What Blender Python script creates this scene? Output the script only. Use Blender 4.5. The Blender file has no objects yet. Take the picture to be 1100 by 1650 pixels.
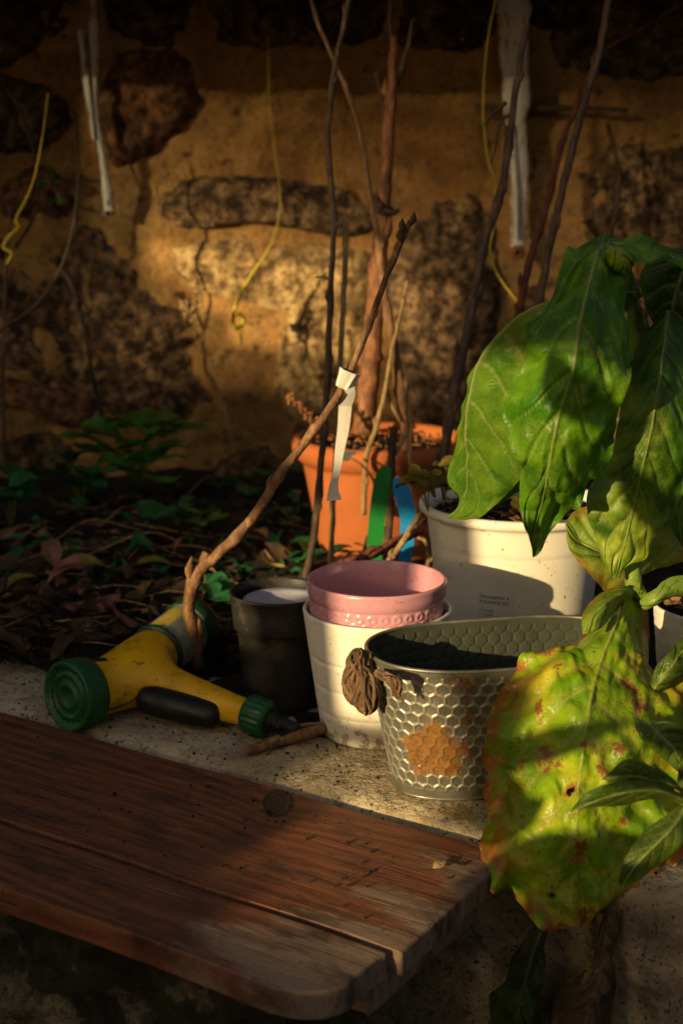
import bpy, bmesh, math, random
import numpy as np
from mathutils import Vector, Matrix, Quaternion, noise as mn
R = math.radians
SC = bpy.context.scene
COL = SC.collection
random.seed(7); rng = np.random.default_rng(7)

# ---------------------------------------------------------------- camera
CAM_H, PITCH, FPX = .55, R(13), 2291.0
cam = bpy.data.objects.new('camera', bpy.data.cameras.new('camera'))
COL.objects.link(cam)
cam.location = (0, 0, CAM_H); cam.rotation_euler = (R(90) - PITCH, 0, 0)
cam.data.sensor_fit = 'VERTICAL'; cam.data.sensor_height = 36; cam.data.sensor_width = 24
cam.data.lens = 50; cam.data.clip_start = .02; cam.data.clip_end = 500
cam.data.dof.use_dof = True; cam.data.dof.focus_distance = 1.30; cam.data.dof.aperture_fstop = 6.0
SC.camera = cam
# ---------------------------------------------------------------- light
SUN_EL, SUN_AZ = 12.0, 39.0            # low evening sun from the front left
TE = math.tan(R(SUN_EL)); CP, SP = math.cos(R(SUN_AZ)), math.sin(R(SUN_AZ))
w = bpy.data.worlds.new('World'); SC.world = w; w.use_nodes = True
nt = w.node_tree
sky = nt.nodes.new('ShaderNodeTexSky'); sky.sky_type = 'NISHITA'; sky.sun_disc = False
sky.sun_elevation = R(SUN_EL); sky.sun_rotation = R(180 + SUN_AZ); sky.dust_density = 6
sky.ozone_density = 0
bg = nt.nodes['Background']; bg.inputs['Strength'].default_value = .075
nt.links.new(sky.outputs[0], bg.inputs[0])
sl = bpy.data.lights.new('sun', 'SUN'); sl.energy = 4.9; sl.angle = R(.45); sl.color = (1, .75, .36)
so = bpy.data.objects.new('sun', sl); COL.objects.link(so)
d = Vector((SP * math.cos(R(SUN_EL)), CP * math.cos(R(SUN_EL)), -math.sin(R(SUN_EL))))
so.rotation_euler = d.to_track_quat('-Z', 'Y').to_euler(); so.location = -d * 6
SC.view_settings.view_transform = 'Standard'; SC.view_settings.look = 'None'
SC.view_settings.exposure = 0.4; SC.view_settings.gamma = 1
SC.cycles.max_bounces = 8

# ---------------------------------------------------------------- placing
def ray(px, py):
    u = (px - 550) / FPX; v = -(py - 825) / FPX
    return np.array((u, v * math.sin(PITCH) + math.cos(PITCH), v * math.cos(PITCH) - math.sin(PITCH)))
def at(px, py, Y):                     # the point seen at a photo pixel at depth Y
    r = ray(px, py); t = Y / r[1]; return np.array((r[0] * t, Y, CAM_H + r[2] * t))
def gr(px, py, z=0.0):                 # the point seen at a photo pixel at height z
    r = ray(px, py); t = (z - CAM_H) / r[2]; return np.array((r[0] * t, r[1] * t, z))
E_T = np.array((.838, -.546)); E_S = np.array((.546, .838))   # along / across the ledge
def ts(t, s, z): return np.array((E_T[0]*t + E_S[0]*s, E_T[1]*t + E_S[1]*s, z))

# ---------------------------------------------------------------- objects
LOC = {}
def tag(o, label=None, cat=None, group=None, kind=None):
    if label: o['label'] = label
    if cat: o['category'] = cat
    if group: o['group'] = group
    if kind: o['kind'] = kind
    return o
def thing(name, label, cat, loc=(0, 0, 0), group=None):
    o = bpy.data.objects.new(name, None); COL.objects.link(o); o.empty_display_size = .02
    o.location = tuple(float(c) for c in loc); LOC[o] = np.array(loc, float)
    return tag(o, label, cat, group)
def link(name, me, parent=None, origin=None):
    o = bpy.data.objects.new(name, me); COL.objects.link(o)
    if parent is not None:
        o.parent = parent; LOC[o] = LOC[parent]
    else:
        LOC[o] = np.zeros(3) if origin is None else np.array(origin, float)
        o.location = tuple(float(c) for c in LOC[o])
    return o
def mesh(name, V, F, mat, parent=None, smooth=True, origin=None, mats=None, fm=None, attrs=None):
    V = np.asarray(V, float)
    if parent is None and origin is None:
        origin = np.array((V[:, 0].mean(), V[:, 1].mean(), V[:, 2].min()))
    off = LOC[parent] if parent is not None else np.array(origin)
    me = bpy.data.meshes.new(name); me.from_pydata((V - off).tolist(), [], [tuple(f) for f in F])
    if smooth: me.polygons.foreach_set('use_smooth', [True] * len(me.polygons))
    for m in (mats or [mat]): me.materials.append(m)
    if fm is not None: me.polygons.foreach_set('material_index', fm)
    for k, a in (attrs or {}).items():
        at_ = me.attributes.new(k, 'FLOAT', 'POINT'); at_.data.foreach_set('value', np.asarray(a, 'f'))
    me.update()
    return link(name, me, parent, off if parent is None else None)
class MB:
    def __init__(s): s.V = []; s.F = []; s.n = 0
    def add(s, V, F):
        s.V.append(np.asarray(V, float)); s.F += [tuple(i + s.n for i in f) for f in F]; s.n += len(V); return s
    def build(s, name, mat, parent=None, **k): return mesh(name, np.concatenate(s.V), s.F, mat, parent, **k)

# ---------------------------------------------------------------- shapes
def cr(P, n, closed=False):            # Catmull-Rom resampled evenly to n points
    P = np.asarray(P, float)
    Q = np.vstack([P[-1], P, P[0], P[1]]) if closed else np.vstack([2*P[0]-P[1], P, 2*P[-1]-P[-2]])
    out = []
    for i in range(1, len(Q) - 2):
        for t in np.linspace(0, 1, 16, endpoint=False):
            a, b, c, e = Q[i-1:i+3]
            out.append(.5*((2*b) + (c-a)*t + (2*a-5*b+4*c-e)*t*t + (3*b-a-3*c+e)*t**3))
    out.append(Q[-2]); out = np.array(out)
    L = np.r_[0, np.cumsum(np.linalg.norm(np.diff(out, axis=0), axis=1))]
    x = np.linspace(0, L[-1], n, endpoint=not closed)
    return np.stack([np.interp(x, L, out[:, k]) for k in range(out.shape[1])], 1)
def grid_faces(nr, nc, wrap=False):
    F = []
    for i in range(nr - 1):
        for j in range(nc if wrap else nc - 1):
            k = (j + 1) % nc
            F.append((i*nc + j, i*nc + k, (i+1)*nc + k, (i+1)*nc + j))
    return F
def tube_vf(P, rad, n=8, rough=0.0, seed=0, steps=None, flat=1.0):
    P = np.asarray(P, float); steps = steps or max(8, len(P) * 5)
    rad = np.interp(np.linspace(0, 1, steps), np.linspace(0, 1, len(rad)), rad)
    P = cr(P, steps); T = np.gradient(P, axis=0); T /= np.linalg.norm(T, axis=1)[:, None] + 1e-12
    N = np.cross(T[0], (0, .3, 1)); 
    if np.linalg.norm(N) < 1e-3: N = np.cross(T[0], (1, 0, 0))
    N /= np.linalg.norm(N); r_ = np.random.default_rng(seed)
    V = []
    for i in range(steps):
        N = N - T[i] * N.dot(T[i]); N /= np.linalg.norm(N); B = np.cross(T[i], N)
        for j in range(n):
            a = 2*math.pi*j/n; r = rad[i] * (1 + rough * (r_.random() - .5))
            V.append(P[i] + N*math.cos(a)*r + B*math.sin(a)*r*flat)
    F = grid_faces(steps, n, True)
    F.append(tuple(range(n-1, -1, -1))); F.append(tuple((steps-1)*n + j for j in range(n)))
    return np.array(V), F
def lathe_vf(prof, seg=64, o=(0, 0, 0), axis=None, mod=None, close=True, fine=0):
    prof = np.asarray(prof, float)
    if fine:
        out = [prof[0]]
        for a, b in zip(prof[:-1], prof[1:]):
            k = max(1, int(np.linalg.norm(b - a) / fine))
            out += [a + (b - a) * (i + 1) / k for i in range(k)]
        prof = np.array(out)
    th = np.linspace(0, 2*math.pi, seg, endpoint=False)
    V = []
    for (r, z) in prof:
        rr = r + (mod(r, z, th) if mod else 0 * th)
        V.append(np.stack([rr*np.cos(th), rr*np.sin(th), np.full(seg, z)], 1))
    V = np.concatenate(V); F = grid_faces(len(prof), seg, True)
    if close:
        F.append(tuple(range(seg-1, -1, -1))); F.append(tuple((len(prof)-1)*seg + j for j in range(seg)))
    if axis is not None:
        q = Vector((0, 0, 1)).rotation_difference(Vector(axis).normalized()).to_matrix()
        V = V @ np.array(q).T
    return V + np.asarray(o, float), F
def box_vf(c, h, rot=None, bev=0):
    bm = bmesh.new(); bmesh.ops.create_cube(bm, size=2)
    for v in bm.verts: v.co = Vector((v.co.x*h[0], v.co.y*h[1], v.co.z*h[2]))
    if bev: bmesh.ops.bevel(bm, geom=bm.edges[:], offset=bev, segments=2, affect='EDGES')
    V = np.array([v.co[:] for v in bm.verts]); F = [tuple(v.index for v in f.verts) for f in bm.faces]; bm.free()
    if rot is not None: V = V @ np.array(rot).T
    return V + np.asarray(c, float), F
def ns(p, s=1.0, off=0.0): return mn.noise((p[0]*s + off, p[1]*s + off*.7, p[2]*s - off))
def fb(p, s=1.0, off=0.0, o=4): return mn.fractal((p[0]*s + off, p[1]*s + off*.7, p[2]*s - off), 1.0, 2.0, o)

# ---------------------------------------------------------------- materials
class NT:
    def __init__(s, name):
        s.m = bpy.data.materials.new(name); s.m.use_nodes = True; s.t = s.m.node_tree
        s.p = s.t.nodes['Principled BSDF']; s.out = s.t.nodes['Material Output']
    def nd(s, typ, ins=None, **pr):
        n = s.t.nodes.new(typ)
        for k, v in pr.items(): setattr(n, k, v)
        for k, v in (ins or {}).items():
            if isinstance(v, bpy.types.NodeSocket): s.t.links.new(v, n.inputs[k])
            else: n.inputs[k].default_value = v
        return n
    def obj(s): return s.nd('ShaderNodeTexCoord').outputs['Object']
    def pos(s): return s.nd('ShaderNodeNewGeometry').outputs['Position']
    def attr(s, n): return s.nd('ShaderNodeAttribute', attribute_name=n).outputs['Fac']
    def map(s, v, scale=(1, 1, 1), rot=(0, 0, 0), loc=(0, 0, 0)):
        return s.nd('ShaderNodeMapping', {'Vector': v, 'Scale': scale, 'Rotation': rot, 'Location': loc}).outputs[0]
    def noise(s, v, scale, detail=5, rough=.6, dist=0.0):
        return s.nd('ShaderNodeTexNoise', {'Vector': v, 'Scale': scale, 'Detail': detail, 'Roughness': rough, 'Distortion': dist}).outputs['Fac']
    def voro(s, v, scale, feature='F1', out='Distance', rnd=1.0):
        return s.nd('ShaderNodeTexVoronoi', {'Vector': v, 'Scale': scale, 'Randomness': rnd}, feature=feature).outputs[out]
    def ramp(s, f, stops, interp='LINEAR'):
        n = s.nd('ShaderNodeValToRGB', {'Fac': f}); c = n.color_ramp; c.interpolation = interp
        while len(c.elements) < len(stops): c.elements.new(.5)
        for e, (p, col) in zip(c.elements, stops):
            e.position = p; e.color = (col, col, col, 1) if isinstance(col, (int, float)) else (*col, 1)
        return n.outputs[0]
    def mix(s, f, a, b, mode='MIX'):
        c = lambda x: (*x, 1) if isinstance(x, tuple) and len(x) == 3 else x
        return s.nd('ShaderNodeMix', {0: f, 6: c(a), 7: c(b)}, data_type='RGBA', blend_type=mode).outputs[2]
    def math(s, op, a, b=0.0, clamp=False): return s.nd('ShaderNodeMath', {0: a, 1: b}, operation=op, use_clamp=clamp).outputs[0]
    def near(s, p, r, soft=.3):        # 1 close to a world point, 0 beyond radius r
        dn = s.nd('ShaderNodeVectorMath', {0: s.pos(), 1: tuple(float(c) for c in p)}, operation='DISTANCE').outputs['Value']
        return s.nd('ShaderNodeMapRange', {'Value': dn, 'From Min': r * (1 - soft), 'From Max': r, 'To Min': 1.0, 'To Max': 0.0}).outputs[0]
    def set(s, color=None, rough=None, bump=None, bs=.5, bd=.002, **kw):
        def put(k, v):
            if isinstance(v, bpy.types.NodeSocket): s.t.links.new(v, s.p.inputs[k])
            else: s.p.inputs[k].default_value = (*v, 1) if isinstance(v, tuple) and len(v) == 3 and k == 'Base Color' else v
        if color is not None: put('Base Color', color)
        if rough is not None: put('Roughness', rough)
        for k, v in kw.items(): put(k.replace('_', ' '), v)
        if bump is not None:
            b = s.nd('ShaderNodeBump', {'Height': bump, 'Strength': bs, 'Distance': bd})
            s.t.links.new(b.outputs[0], s.p.inputs['Normal'])
        return s.m

def m_stone(name, dark, mid, light):
    n = NT(name); p = n.pos()
    a = n.noise(p, 42, 6, .72); b = n.noise(p, 16, 4, .6, .4)
    c = n.ramp(a, [(.42, dark), (.5, mid), (.6, light)])
    c = n.mix(n.ramp(b, [(.35, .65), (.62, 0.0)]), c, dark)
    sp = n.ramp(n.noise(p, 110, 3, .5), [(.62, 0.0), (.7, 1.0)])
    c = n.mix(n.math('MULTIPLY', sp, .6), c, tuple(x * .35 for x in dark))
    h = n.math('ADD', n.math('MULTIPLY', a, .7), n.math('MULTIPLY', n.noise(p, 150, 3), .3))
    return n.set(c, .95, h, 1.0, .012)
ST = [m_stone('granite_brown', (.030, .017, .010), (.17, .095, .048), (.40, .25, .13)),
      m_stone('granite_gold', (.12, .07, .03), (.44, .28, .12), (.62, .44, .21)),
      m_stone('granite_red', (.05, .022, .012), (.20, .085, .04), (.33, .16, .075)),
      m_stone('granite_dark', (.022, .013, .008), (.10, .055, .03), (.24, .15, .08))]
def m_mortar():
    n = NT('lime_mortar'); p = n.pos()
    big = n.noise(p, 3.2, 5, .6, .6); fine = n.noise(p, 75, 6, .72)
    c = n.ramp(big, [(.3, (.28, .13, .040)), (.5, (.48, .255, .085)), (.7, (.56, .345, .135))])
    c = n.mix(n.ramp(fine, [(.36, .55), (.52, 0.0)]), c, (.13, .065, .028))
    c = n.mix(n.ramp(n.noise(p, 8, 6, .7), [(.52, 0.0), (.66, .6)]), c, (.12, .06, .026))
    st = n.ramp(n.noise(p, 26, 5, .65), [(.60, 0.0), (.67, .85)])
    c = n.mix(st, c, (.06, .035, .02))
    for q, r in (((175, 360), .09), ((840, 190), .12), ((60, 690), .16), ((400, 770), .22), ((110, 280), .08), ((620, 330), .05)):
        g = n.math('MULTIPLY', n.near(at(*q, 2.58), r, .8), n.ramp(n.noise(p, 25), [(.4, .1), (.65, .75)]))
        c = n.mix(g, c, (.07, .085, .015))
    return n.set(c, .95, n.math('ADD', n.math('MULTIPLY', fine, .8), n.noise(p, 18, 5, .65)), 1.0, .014)
def m_concrete(name, moss):
    n = NT(name); p = n.pos()
    a = n.noise(p, 9, 5, .6); f = n.noise(p, 120, 4, .6)
    c = n.ramp(a, [(.3, (.26, .20, .12)), (.55, (.44, .36, .235)), (.75, (.54, .46, .33))])
    c = n.mix(n.ramp(n.noise(p, 45, 5, .7), [(.5, 0.0), (.72, .75)]), c, (.10, .07, .04))
    c = n.mix(n.ramp(n.noise(p, 230, 2, .5), [(.62, 0.0), (.66, .85)]), c, (.03, .02, .012))
    if moss:
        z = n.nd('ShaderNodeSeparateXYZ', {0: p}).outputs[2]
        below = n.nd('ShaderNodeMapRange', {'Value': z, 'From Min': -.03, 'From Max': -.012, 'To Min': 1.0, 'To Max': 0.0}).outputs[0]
        x = n.nd('ShaderNodeSeparateXYZ', {0: p}).outputs[0]
        lft = n.nd('ShaderNodeMapRange', {'Value': x, 'From Min': -.02, 'From Max': .09, 'To Min': 1.0, 'To Max': .0}).outputs[0]
        mm = n.math('MULTIPLY', n.math('MULTIPLY', below, lft), n.ramp(n.noise(p, 11, 6, .7), [(.42, 0.0), (.5, 1.0)]))
        c = n.mix(mm, c, n.mix(n.noise(p, 90), (.012, .014, .006), (.035, .045, .012)))
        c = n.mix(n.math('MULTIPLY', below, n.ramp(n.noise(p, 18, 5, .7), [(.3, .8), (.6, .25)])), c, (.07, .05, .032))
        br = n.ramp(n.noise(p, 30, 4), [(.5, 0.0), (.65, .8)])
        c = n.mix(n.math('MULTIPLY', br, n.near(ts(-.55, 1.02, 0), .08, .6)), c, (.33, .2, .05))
    return n.set(c, .9, n.math('ADD', f, n.noise(p, 30, 5)), .8, .004)
def m_mossy():
    n = NT('mossy_wall'); p = n.pos(); f = n.noise(p, 110, 5, .7)
    c = n.ramp(n.noise(p, 13, 6, .65), [(.44, (.010, .011, .005)), (.53, (.028, .028, .012)), (.58, (.17, .135, .085)), (.72, (.32, .27, .18))])
    c = n.mix(n.ramp(f, [(.35, .85), (.6, .0)]), c, (.03, .024, .014))
    return n.set(c, .95, n.math('ADD', f, n.noise(p, 30, 5)), 1.0, .008)
def m_soil():
    n = NT('soil'); p = n.pos()
    a = n.noise(p, 40, 6, .7)
    c = n.ramp(a, [(.38, (.003, .002, .0015)), (.56, (.014, .009, .006)), (.74, (.05, .032, .018))])
    return n.set(c, 1.0, n.math('ADD', a, n.noise(p, 130, 4)), 1.0, .02)
def m_wood_plank():
    n = NT('stained_plank'); ang = math.atan2(E_T[1], E_T[0])
    p = n.nd('ShaderNodeVectorRotate', {'Vector': n.pos(), 'Angle': -ang}, rotation_type='Z_AXIS').outputs[0]
    def rt(q): return (q[0]*E_T[0] + q[1]*E_T[1], q[0]*E_S[0] + q[1]*E_S[1], q[2])
    warp = n.noise(n.map(p, (3, 9, 3)), 1.0, 3, .5)
    kd = None
    k = rt(gr(447, 1292)); k2 = rt(gr(215, 1455))
    def kdist(k, sx=1.0):
        dv = n.nd('ShaderNodeVectorMath', {0: p, 1: (k[0], k[1], 0)}, operation='SUBTRACT').outputs[0]
        dv = n.map(dv, (sx, .40 if sx > 1 else 1, 0)); return n.nd('ShaderNodeVectorMath', {0: dv}, operation='LENGTH').outputs['Value']
    kw = gr(447, 1292)
    dk = n.map(n.nd('ShaderNodeVectorMath', {0: n.pos(), 1: (kw[0], kw[1], 0)}, operation='SUBTRACT').outputs[0], (1, .42, 0)); d1 = n.nd('ShaderNodeVectorMath', {0: dk}, operation='LENGTH').outputs['Value']
    d2 = kdist(k2, .35)
    s_ = n.nd('ShaderNodeSeparateXYZ', {0: p}).outputs[1]
    bend = n.math('ADD', n.math('DIVIDE', .00016, n.math('ADD', n.math('MULTIPLY', d1, d1), .0009)),
                  n.math('DIVIDE', .00022, n.math('ADD', n.math('MULTIPLY', d2, d2), .0012)))
    g = n.math('ADD', n.math('ADD', n.math('MULTIPLY', s_, 60), n.math('MULTIPLY', warp, 3.2)), n.math('MULTIPLY', bend, 9.0))
    rings = n.math('SINE', n.math('MULTIPLY', g, 6.3))
    fib = n.noise(n.map(p, (14, 380, 60)), 1.0, 4, .65)
    grain = n.math('ADD', n.math('MULTIPLY', rings, .075), fib)
    stain = n.ramp(grain, [(.25, (.055, .015, .007)), (.5, (.165, .050, .018)), (.78, (.27, .095, .036))])
    worn = n.ramp(grain, [(.2, (.12, .072, .048)), (.5, (.22, .14, .095)), (.85, (.31, .21, .15))])
    t_ = n.nd('ShaderNodeSeparateXYZ', {0: p}).outputs[0]
    edge = n.nd('ShaderNodeMapRange', {'Value': t_, 'From Min': -.72, 'From Max': -.46, 'To Min': 0.0, 'To Max': 1.0}).outputs[0]
    front = n.nd('ShaderNodeMapRange', {'Value': s_, 'From Min': .78, 'From Max': .85, 'To Min': .12, 'To Max': -.1}).outputs[0]
    wm = n.math('ADD', n.math('ADD', n.math('MULTIPLY', edge, .62), n.noise(n.map(p, (6, 16, 6)), 1.6, 5, .6)), front)
    mask = n.ramp(wm, [(.86, 0.0), (.94, .8), (1.15, 1.0)])
    c = n.mix(mask, stain, worn)
    c = n.mix(n.ramp(n.noise(n.map(p, (9, 22, 9)), 1.5, 6, .7), [(.50, 0.0), (.66, .85)]), c, (.028, .012, .007))
    c = n.mix(n.ramp(n.noise(p, 260, 2, .5), [(.66, 0.0), (.7, .8)]), c, (.018, .010, .007))
    ck = n.math('MULTIPLY', n.ramp(n.noise(n.map(p, (2.5, 75, 20)), 1.0, 3, .5, .3), [(.484, 0.0), (.5, 1.0), (.516, 0.0)]), n.ramp(n.noise(n.map(p, (7, 30, 7), (0, 0, 0), (3, 1, 0)), 1.0, 3), [(.52, 0.0), (.62, 1.0)]))
    c = n.mix(n.math('MULTIPLY', ck, .9), c, (.010, .005, .004))
    kr = n.math('ADD', n.math('MULTIPLY', n.math('SINE', n.math('MULTIPLY', n.math('ADD', d1, n.math('MULTIPLY', n.noise(p, 45, 4), .009)), 1500)), .5), .5)
    km = n.nd('ShaderNodeMapRange', {'Value': n.math('ADD', d1, n.math('MULTIPLY', n.noise(p, 70, 5, .7), .010)), 'From Min': .0135, 'From Max': .0185, 'To Min': 1.0, 'To Max': 0.0}).outputs[0]
    c = n.mix(km, c, n.mix(n.math('MULTIPLY', kr, n.noise(p, 300)), (.012, .007, .005), (.13, .06, .03)))
    ring = n.ramp(n.math('ABSOLUTE', n.math('SUBTRACT', n.math('ADD', d1, n.math('MULTIPLY', n.noise(p, 50, 5, .7), .009)), .0165)), [(.0003, 1.0), (.0012, 0.0)])
    c = n.mix(n.math('MULTIPLY', ring, .9), c, (.006, .004, .003))
    h = n.math('ADD', n.math('ADD', grain, n.math('MULTIPLY', n.noise(p, 180, 3), .25)), n.math('MULTIPLY', n.math('MAXIMUM', n.math('MAXIMUM', n.math('MULTIPLY', km, .4), ring), ck), -1.5))
    return n.set(c, n.ramp(fib, [(.3, .55), (.7, .8)]), h, .55, .0022)
def m_plastic(name, col, rough=.45, dirt=.4, dcol=(.05, .035, .02), spec=.4, sc=35, dvar=.8):
    n = NT(name); p = n.pos()
    c = n.mix(n.ramp(n.noise(p, sc*.4, 4), [(.4, 0.0), (.7, 1.0)]), col, tuple(x*dvar for x in col))
    c = n.mix(n.ramp(n.noise(p, sc, 6, .7), [(.52, 0.0), (.7, dirt)]), c, dcol)
    c = n.mix(n.ramp(n.noise(p, sc*6, 2, .5), [(.66, 0.0), (.7, dirt)]), c, dcol)
    r = n.ramp(n.noise(p, sc, 4), [(.35, max(.05, rough-.12)), (.65, min(1, rough+.2))])
    return n.set(c, r, n.noise(p, 160, 4), .12, .002, Specular_IOR_Level=spec)
def m_white(name, col, speck=.9, rough=.38):
    n = NT(name); p = n.pos()
    c = n.mix(n.ramp(n.noise(p, 12, 4), [(.4, 0.0), (.7, .7)]), col, tuple(a*b for a, b in zip(col, (.86, .82, .76))))
    v = n.voro(p, 150, 'F1', 'Distance')
    sel = n.ramp(n.noise(p, 28, 2, .5), [(.52, 0.0), (.6, 1.0)])
    sp = n.math('MULTIPLY', n.ramp(v, [(.10, 1.0), (.16, 0.0)]), sel)
    c = n.mix(n.math('MULTIPLY', sp, speck), c, (.16, .09, .04))
    v2 = n.voro(n.map(p, (1, 1, .6)), 55, 'F1', 'Distance')
    c = n.mix(n.math('MULTIPLY', n.math('MULTIPLY', n.ramp(v2, [(.05, 1.0), (.09, 0.0)]), n.ramp(n.noise(p, 17, 2, .5), [(.5, 0.0), (.56, 1.0)])), speck), c, (.10, .06, .03))
    zz = n.nd('ShaderNodeSeparateXYZ', {0: p}).outputs[2]
    low = n.nd('ShaderNodeMapRange', {'Value': zz, 'From Min': .0, 'From Max': .05, 'To Min': .22, 'To Max': 0.0}).outputs[0]
    c = n.mix(n.ramp(n.math('ADD', n.noise(p, 95, 5, .7), low), [(.64, 0.0), (.72, .75)]), c, (.22, .14, .07))
    sm = n.ramp(n.noise(n.map(p, (30, 30, 12)), 1.0, 6, .7), [(.60, 0.0), (.75, .45 * speck)])
    c = n.mix(sm, c, (.35, .24, .13))
    return n.set(c, n.ramp(n.noise(p, 30), [(.35, rough-.08), (.65, rough+.2)]), n.noise(p, 220, 3), .08, .001)
def m_bark(name, a, b, c_, rough=.75):
    n = NT(name); p = n.pos()
    f = n.noise(n.map(p, (1, 1, .35)), 120, 5, .7)
    col = n.ramp(f, [(.32, a), (.52, b), (.72, c_)])
    col = n.mix(n.ramp(n.noise(p, 25, 3), [(.5, 0.0), (.7, .5)]), col, tuple(x*.5 for x in a))
    return n.set(col, rough, n.math('ADD', f, n.noise(p, 400, 2)), .6, .003)
def m_leaf(name, g1, g2, yel, ya, brown=0.0, speck=.3, trans=.35, rough=.42, edge=0.0, vein=(.30, .36, .10), vstr=.8, sc=1.0, bcol=(.28, .11, .035)):
    n = NT(name); p = n.pos(); vv = n.attr('vein'); ed = n.attr('edge')
    c = n.mix(n.ramp(n.noise(p, 26*sc, 4, .55), [(.38, 0.0), (.64, 1.0)]), g1, g2)
    if ya: c = n.mix(n.ramp(n.noise(p, 15*sc, 4, .6, .5), [(.72 - .5*ya, 0.0), (.88 - .45*ya, 1.0)]), c, yel)
    ter = n.voro(p, 170*sc, 'DISTANCE_TO_EDGE', 'Distance')
    tn = n.ramp(ter, [(.015, .16), (.06, 0.0)])
    c = n.mix(tn, c, vein)
    c = n.mix(n.math('MULTIPLY', vv, vstr), c, vein)
    if brown:
        bn = n.noise(p, 34*sc, 6, .68); bm_ = n.ramp(bn, [(.70 - brown*.11, 0.0), (.712 - brown*.11, .95)])
        c = n.mix(n.ramp(bn, [(.67 - brown*.11, 0.0), (.70 - brown*.11, .7)]), c, (.45, .33, .04))
        c = n.mix(bm_, c, n.mix(n.noise(p, 220, 4), (.10, .03, .008), (.45, .19, .06)))
    if edge:
        em = n.math('MULTIPLY', n.math('POWER', ed, 4.2), n.ramp(n.noise(p, 30*sc, 4, .6), [(.42, 0.0), (.56, 1.5)]), True)
        c = n.mix(n.math('MULTIPLY', em, edge*1.2, True), c, n.mix(n.noise(p, 120), (.16, .045, .012), (.62, .25, .05)))
    if speck:
        rg = n.ramp(n.noise(p, 20*sc, 4, .6), [(.44, 0.0), (.6, 1.0)])
        c = n.mix(n.math('MULTIPLY', rg, speck*.35), c, (.09, .07, .012))
        s1 = n.math('MULTIPLY', n.ramp(n.noise(p, 420, 2, .5), [(.60, 0.0), (.66, 1.0)]), rg)
        c = n.mix(n.math('MULTIPLY', s1, speck), c, (.035, .025, .008))
        s2 = n.math('MULTIPLY', n.ramp(n.voro(p, 300), [(.09, 1.0), (.13, 0.0)]), rg)
        c = n.mix(n.math('MULTIPLY', s2, speck), c, (.6, .55, .3))
    hh = n.math('ADD', n.math('MULTIPLY', n.ramp(ter, [(0.0, 0.0), (.25, 1.0)]), .16), n.math('MULTIPLY', n.noise(p, 45*sc, 3), 1.0))
    n.set(c, rough, hh, .5, .0022, Specular_IOR_Level=.35)
    tr = n.nd('ShaderNodeBsdfTranslucent', {'Color': n.mix(1.0, c, (1.0, 1.0, .35), 'MULTIPLY')})
    mx = n.nd('ShaderNodeMixShader', {0: trans, 1: n.p.outputs[0], 2: tr.outputs[0]})
    n.t.links.new(mx.outputs[0], n.out.inputs[0])
    return n.m

MT = dict(
    mortar=m_mortar(), ledge=m_concrete('concrete_ledge', True), soil=m_soil(), plank=m_wood_plank(), mossy=m_mossy(),
    white=m_white('white_glaze', (.80, .76, .68)), bigwhite=m_white('white_plastic', (.80, .75, .67)),
    pink=m_plastic('pink_glaze', (.60, .29, .36), .16, .35, (.10, .04, .03), .6, 40, .92),
    black=m_plastic('black_plastic', (.016, .015, .014), .5, .5, (.09, .07, .045)),
    pale=m_plastic('pale_lilac', (.55, .52, .62), .3, .3),
    terra=m_plastic('terracotta', (.43, .125, .040), .75, .35, (.26, .10, .05), .2, 22, .8),
    yellow=m_plastic('yellow_plastic', (.80, .45, .003), .36, .8, (.11, .06, .012), .4, 24, .78),
    green=m_plastic('green_plastic', (.008, .095, .030), .4, .5, (.01, .025, .012), .4, 40, .7),
    dkgreen=m_plastic('dark_green_plastic', (.006, .035, .014), .5, .5, (.02, .02, .015)),
    rubber=m_plastic('black_rubber', (.006, .006, .006), .5, .25, (.03, .024, .015)),
    bark=m_bark('dark_bark', (.03, .017, .010), (.075, .042, .024), (.16, .10, .06)),
    barkb=m_bark('brown_bark', (.07, .032, .014), (.20, .095, .042), (.40, .24, .12)),
    barkred=m_bark('red_bark', (.05, .012, .008), (.13, .03, .016), (.22, .07, .035)),
    cane=m_bark('cane', (.16, .09, .03), (.33, .21, .08), (.45, .32, .15)),
    pole=m_bark('orange_wood', (.06, .022, .010), (.23, .085, .030), (.42, .20, .08), .6),
    straw=m_bark('straw', (.14, .08, .035), (.30, .19, .09), (.48, .35, .2)),
    dry=m_bark('dry_flower', (.10, .035, .012), (.30, .11, .035), (.42, .2, .08)),
    string=m_plastic('yellow_string', (.32, .24, .015), .5, .2),
    tagw=m_plastic('white_tape', (.78, .75, .70), .4, .25, (.3, .2, .1)),
    tagg=m_plastic('green_tape', (.02, .24, .05), .35, .2), tagb=m_plastic('blue_tape', (.02, .30, .72), .35, .2),
    tagd=m_plastic('slate_tape', (.06, .10, .12), .5, .2),
    rope=m_bark('jute', (.05, .028, .014), (.16, .09, .045), (.30, .19, .10), .95),
    metal=m_plastic('dull_metal', (.35, .34, .33), .35, .4), ink=m_plastic('ink', (.02, .02, .02), .6, 0.0),
    barkdk=m_bark('black_bark', (.010, .006, .004), (.024, .014, .009), (.05, .03, .02), .9), stringb=m_plastic('bright_yellow_string', (.55, .42, .02), .5, .2),
    paper=m_plastic('sticker_paper', (.74, .71, .66), .5, .15), weed=None)
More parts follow.
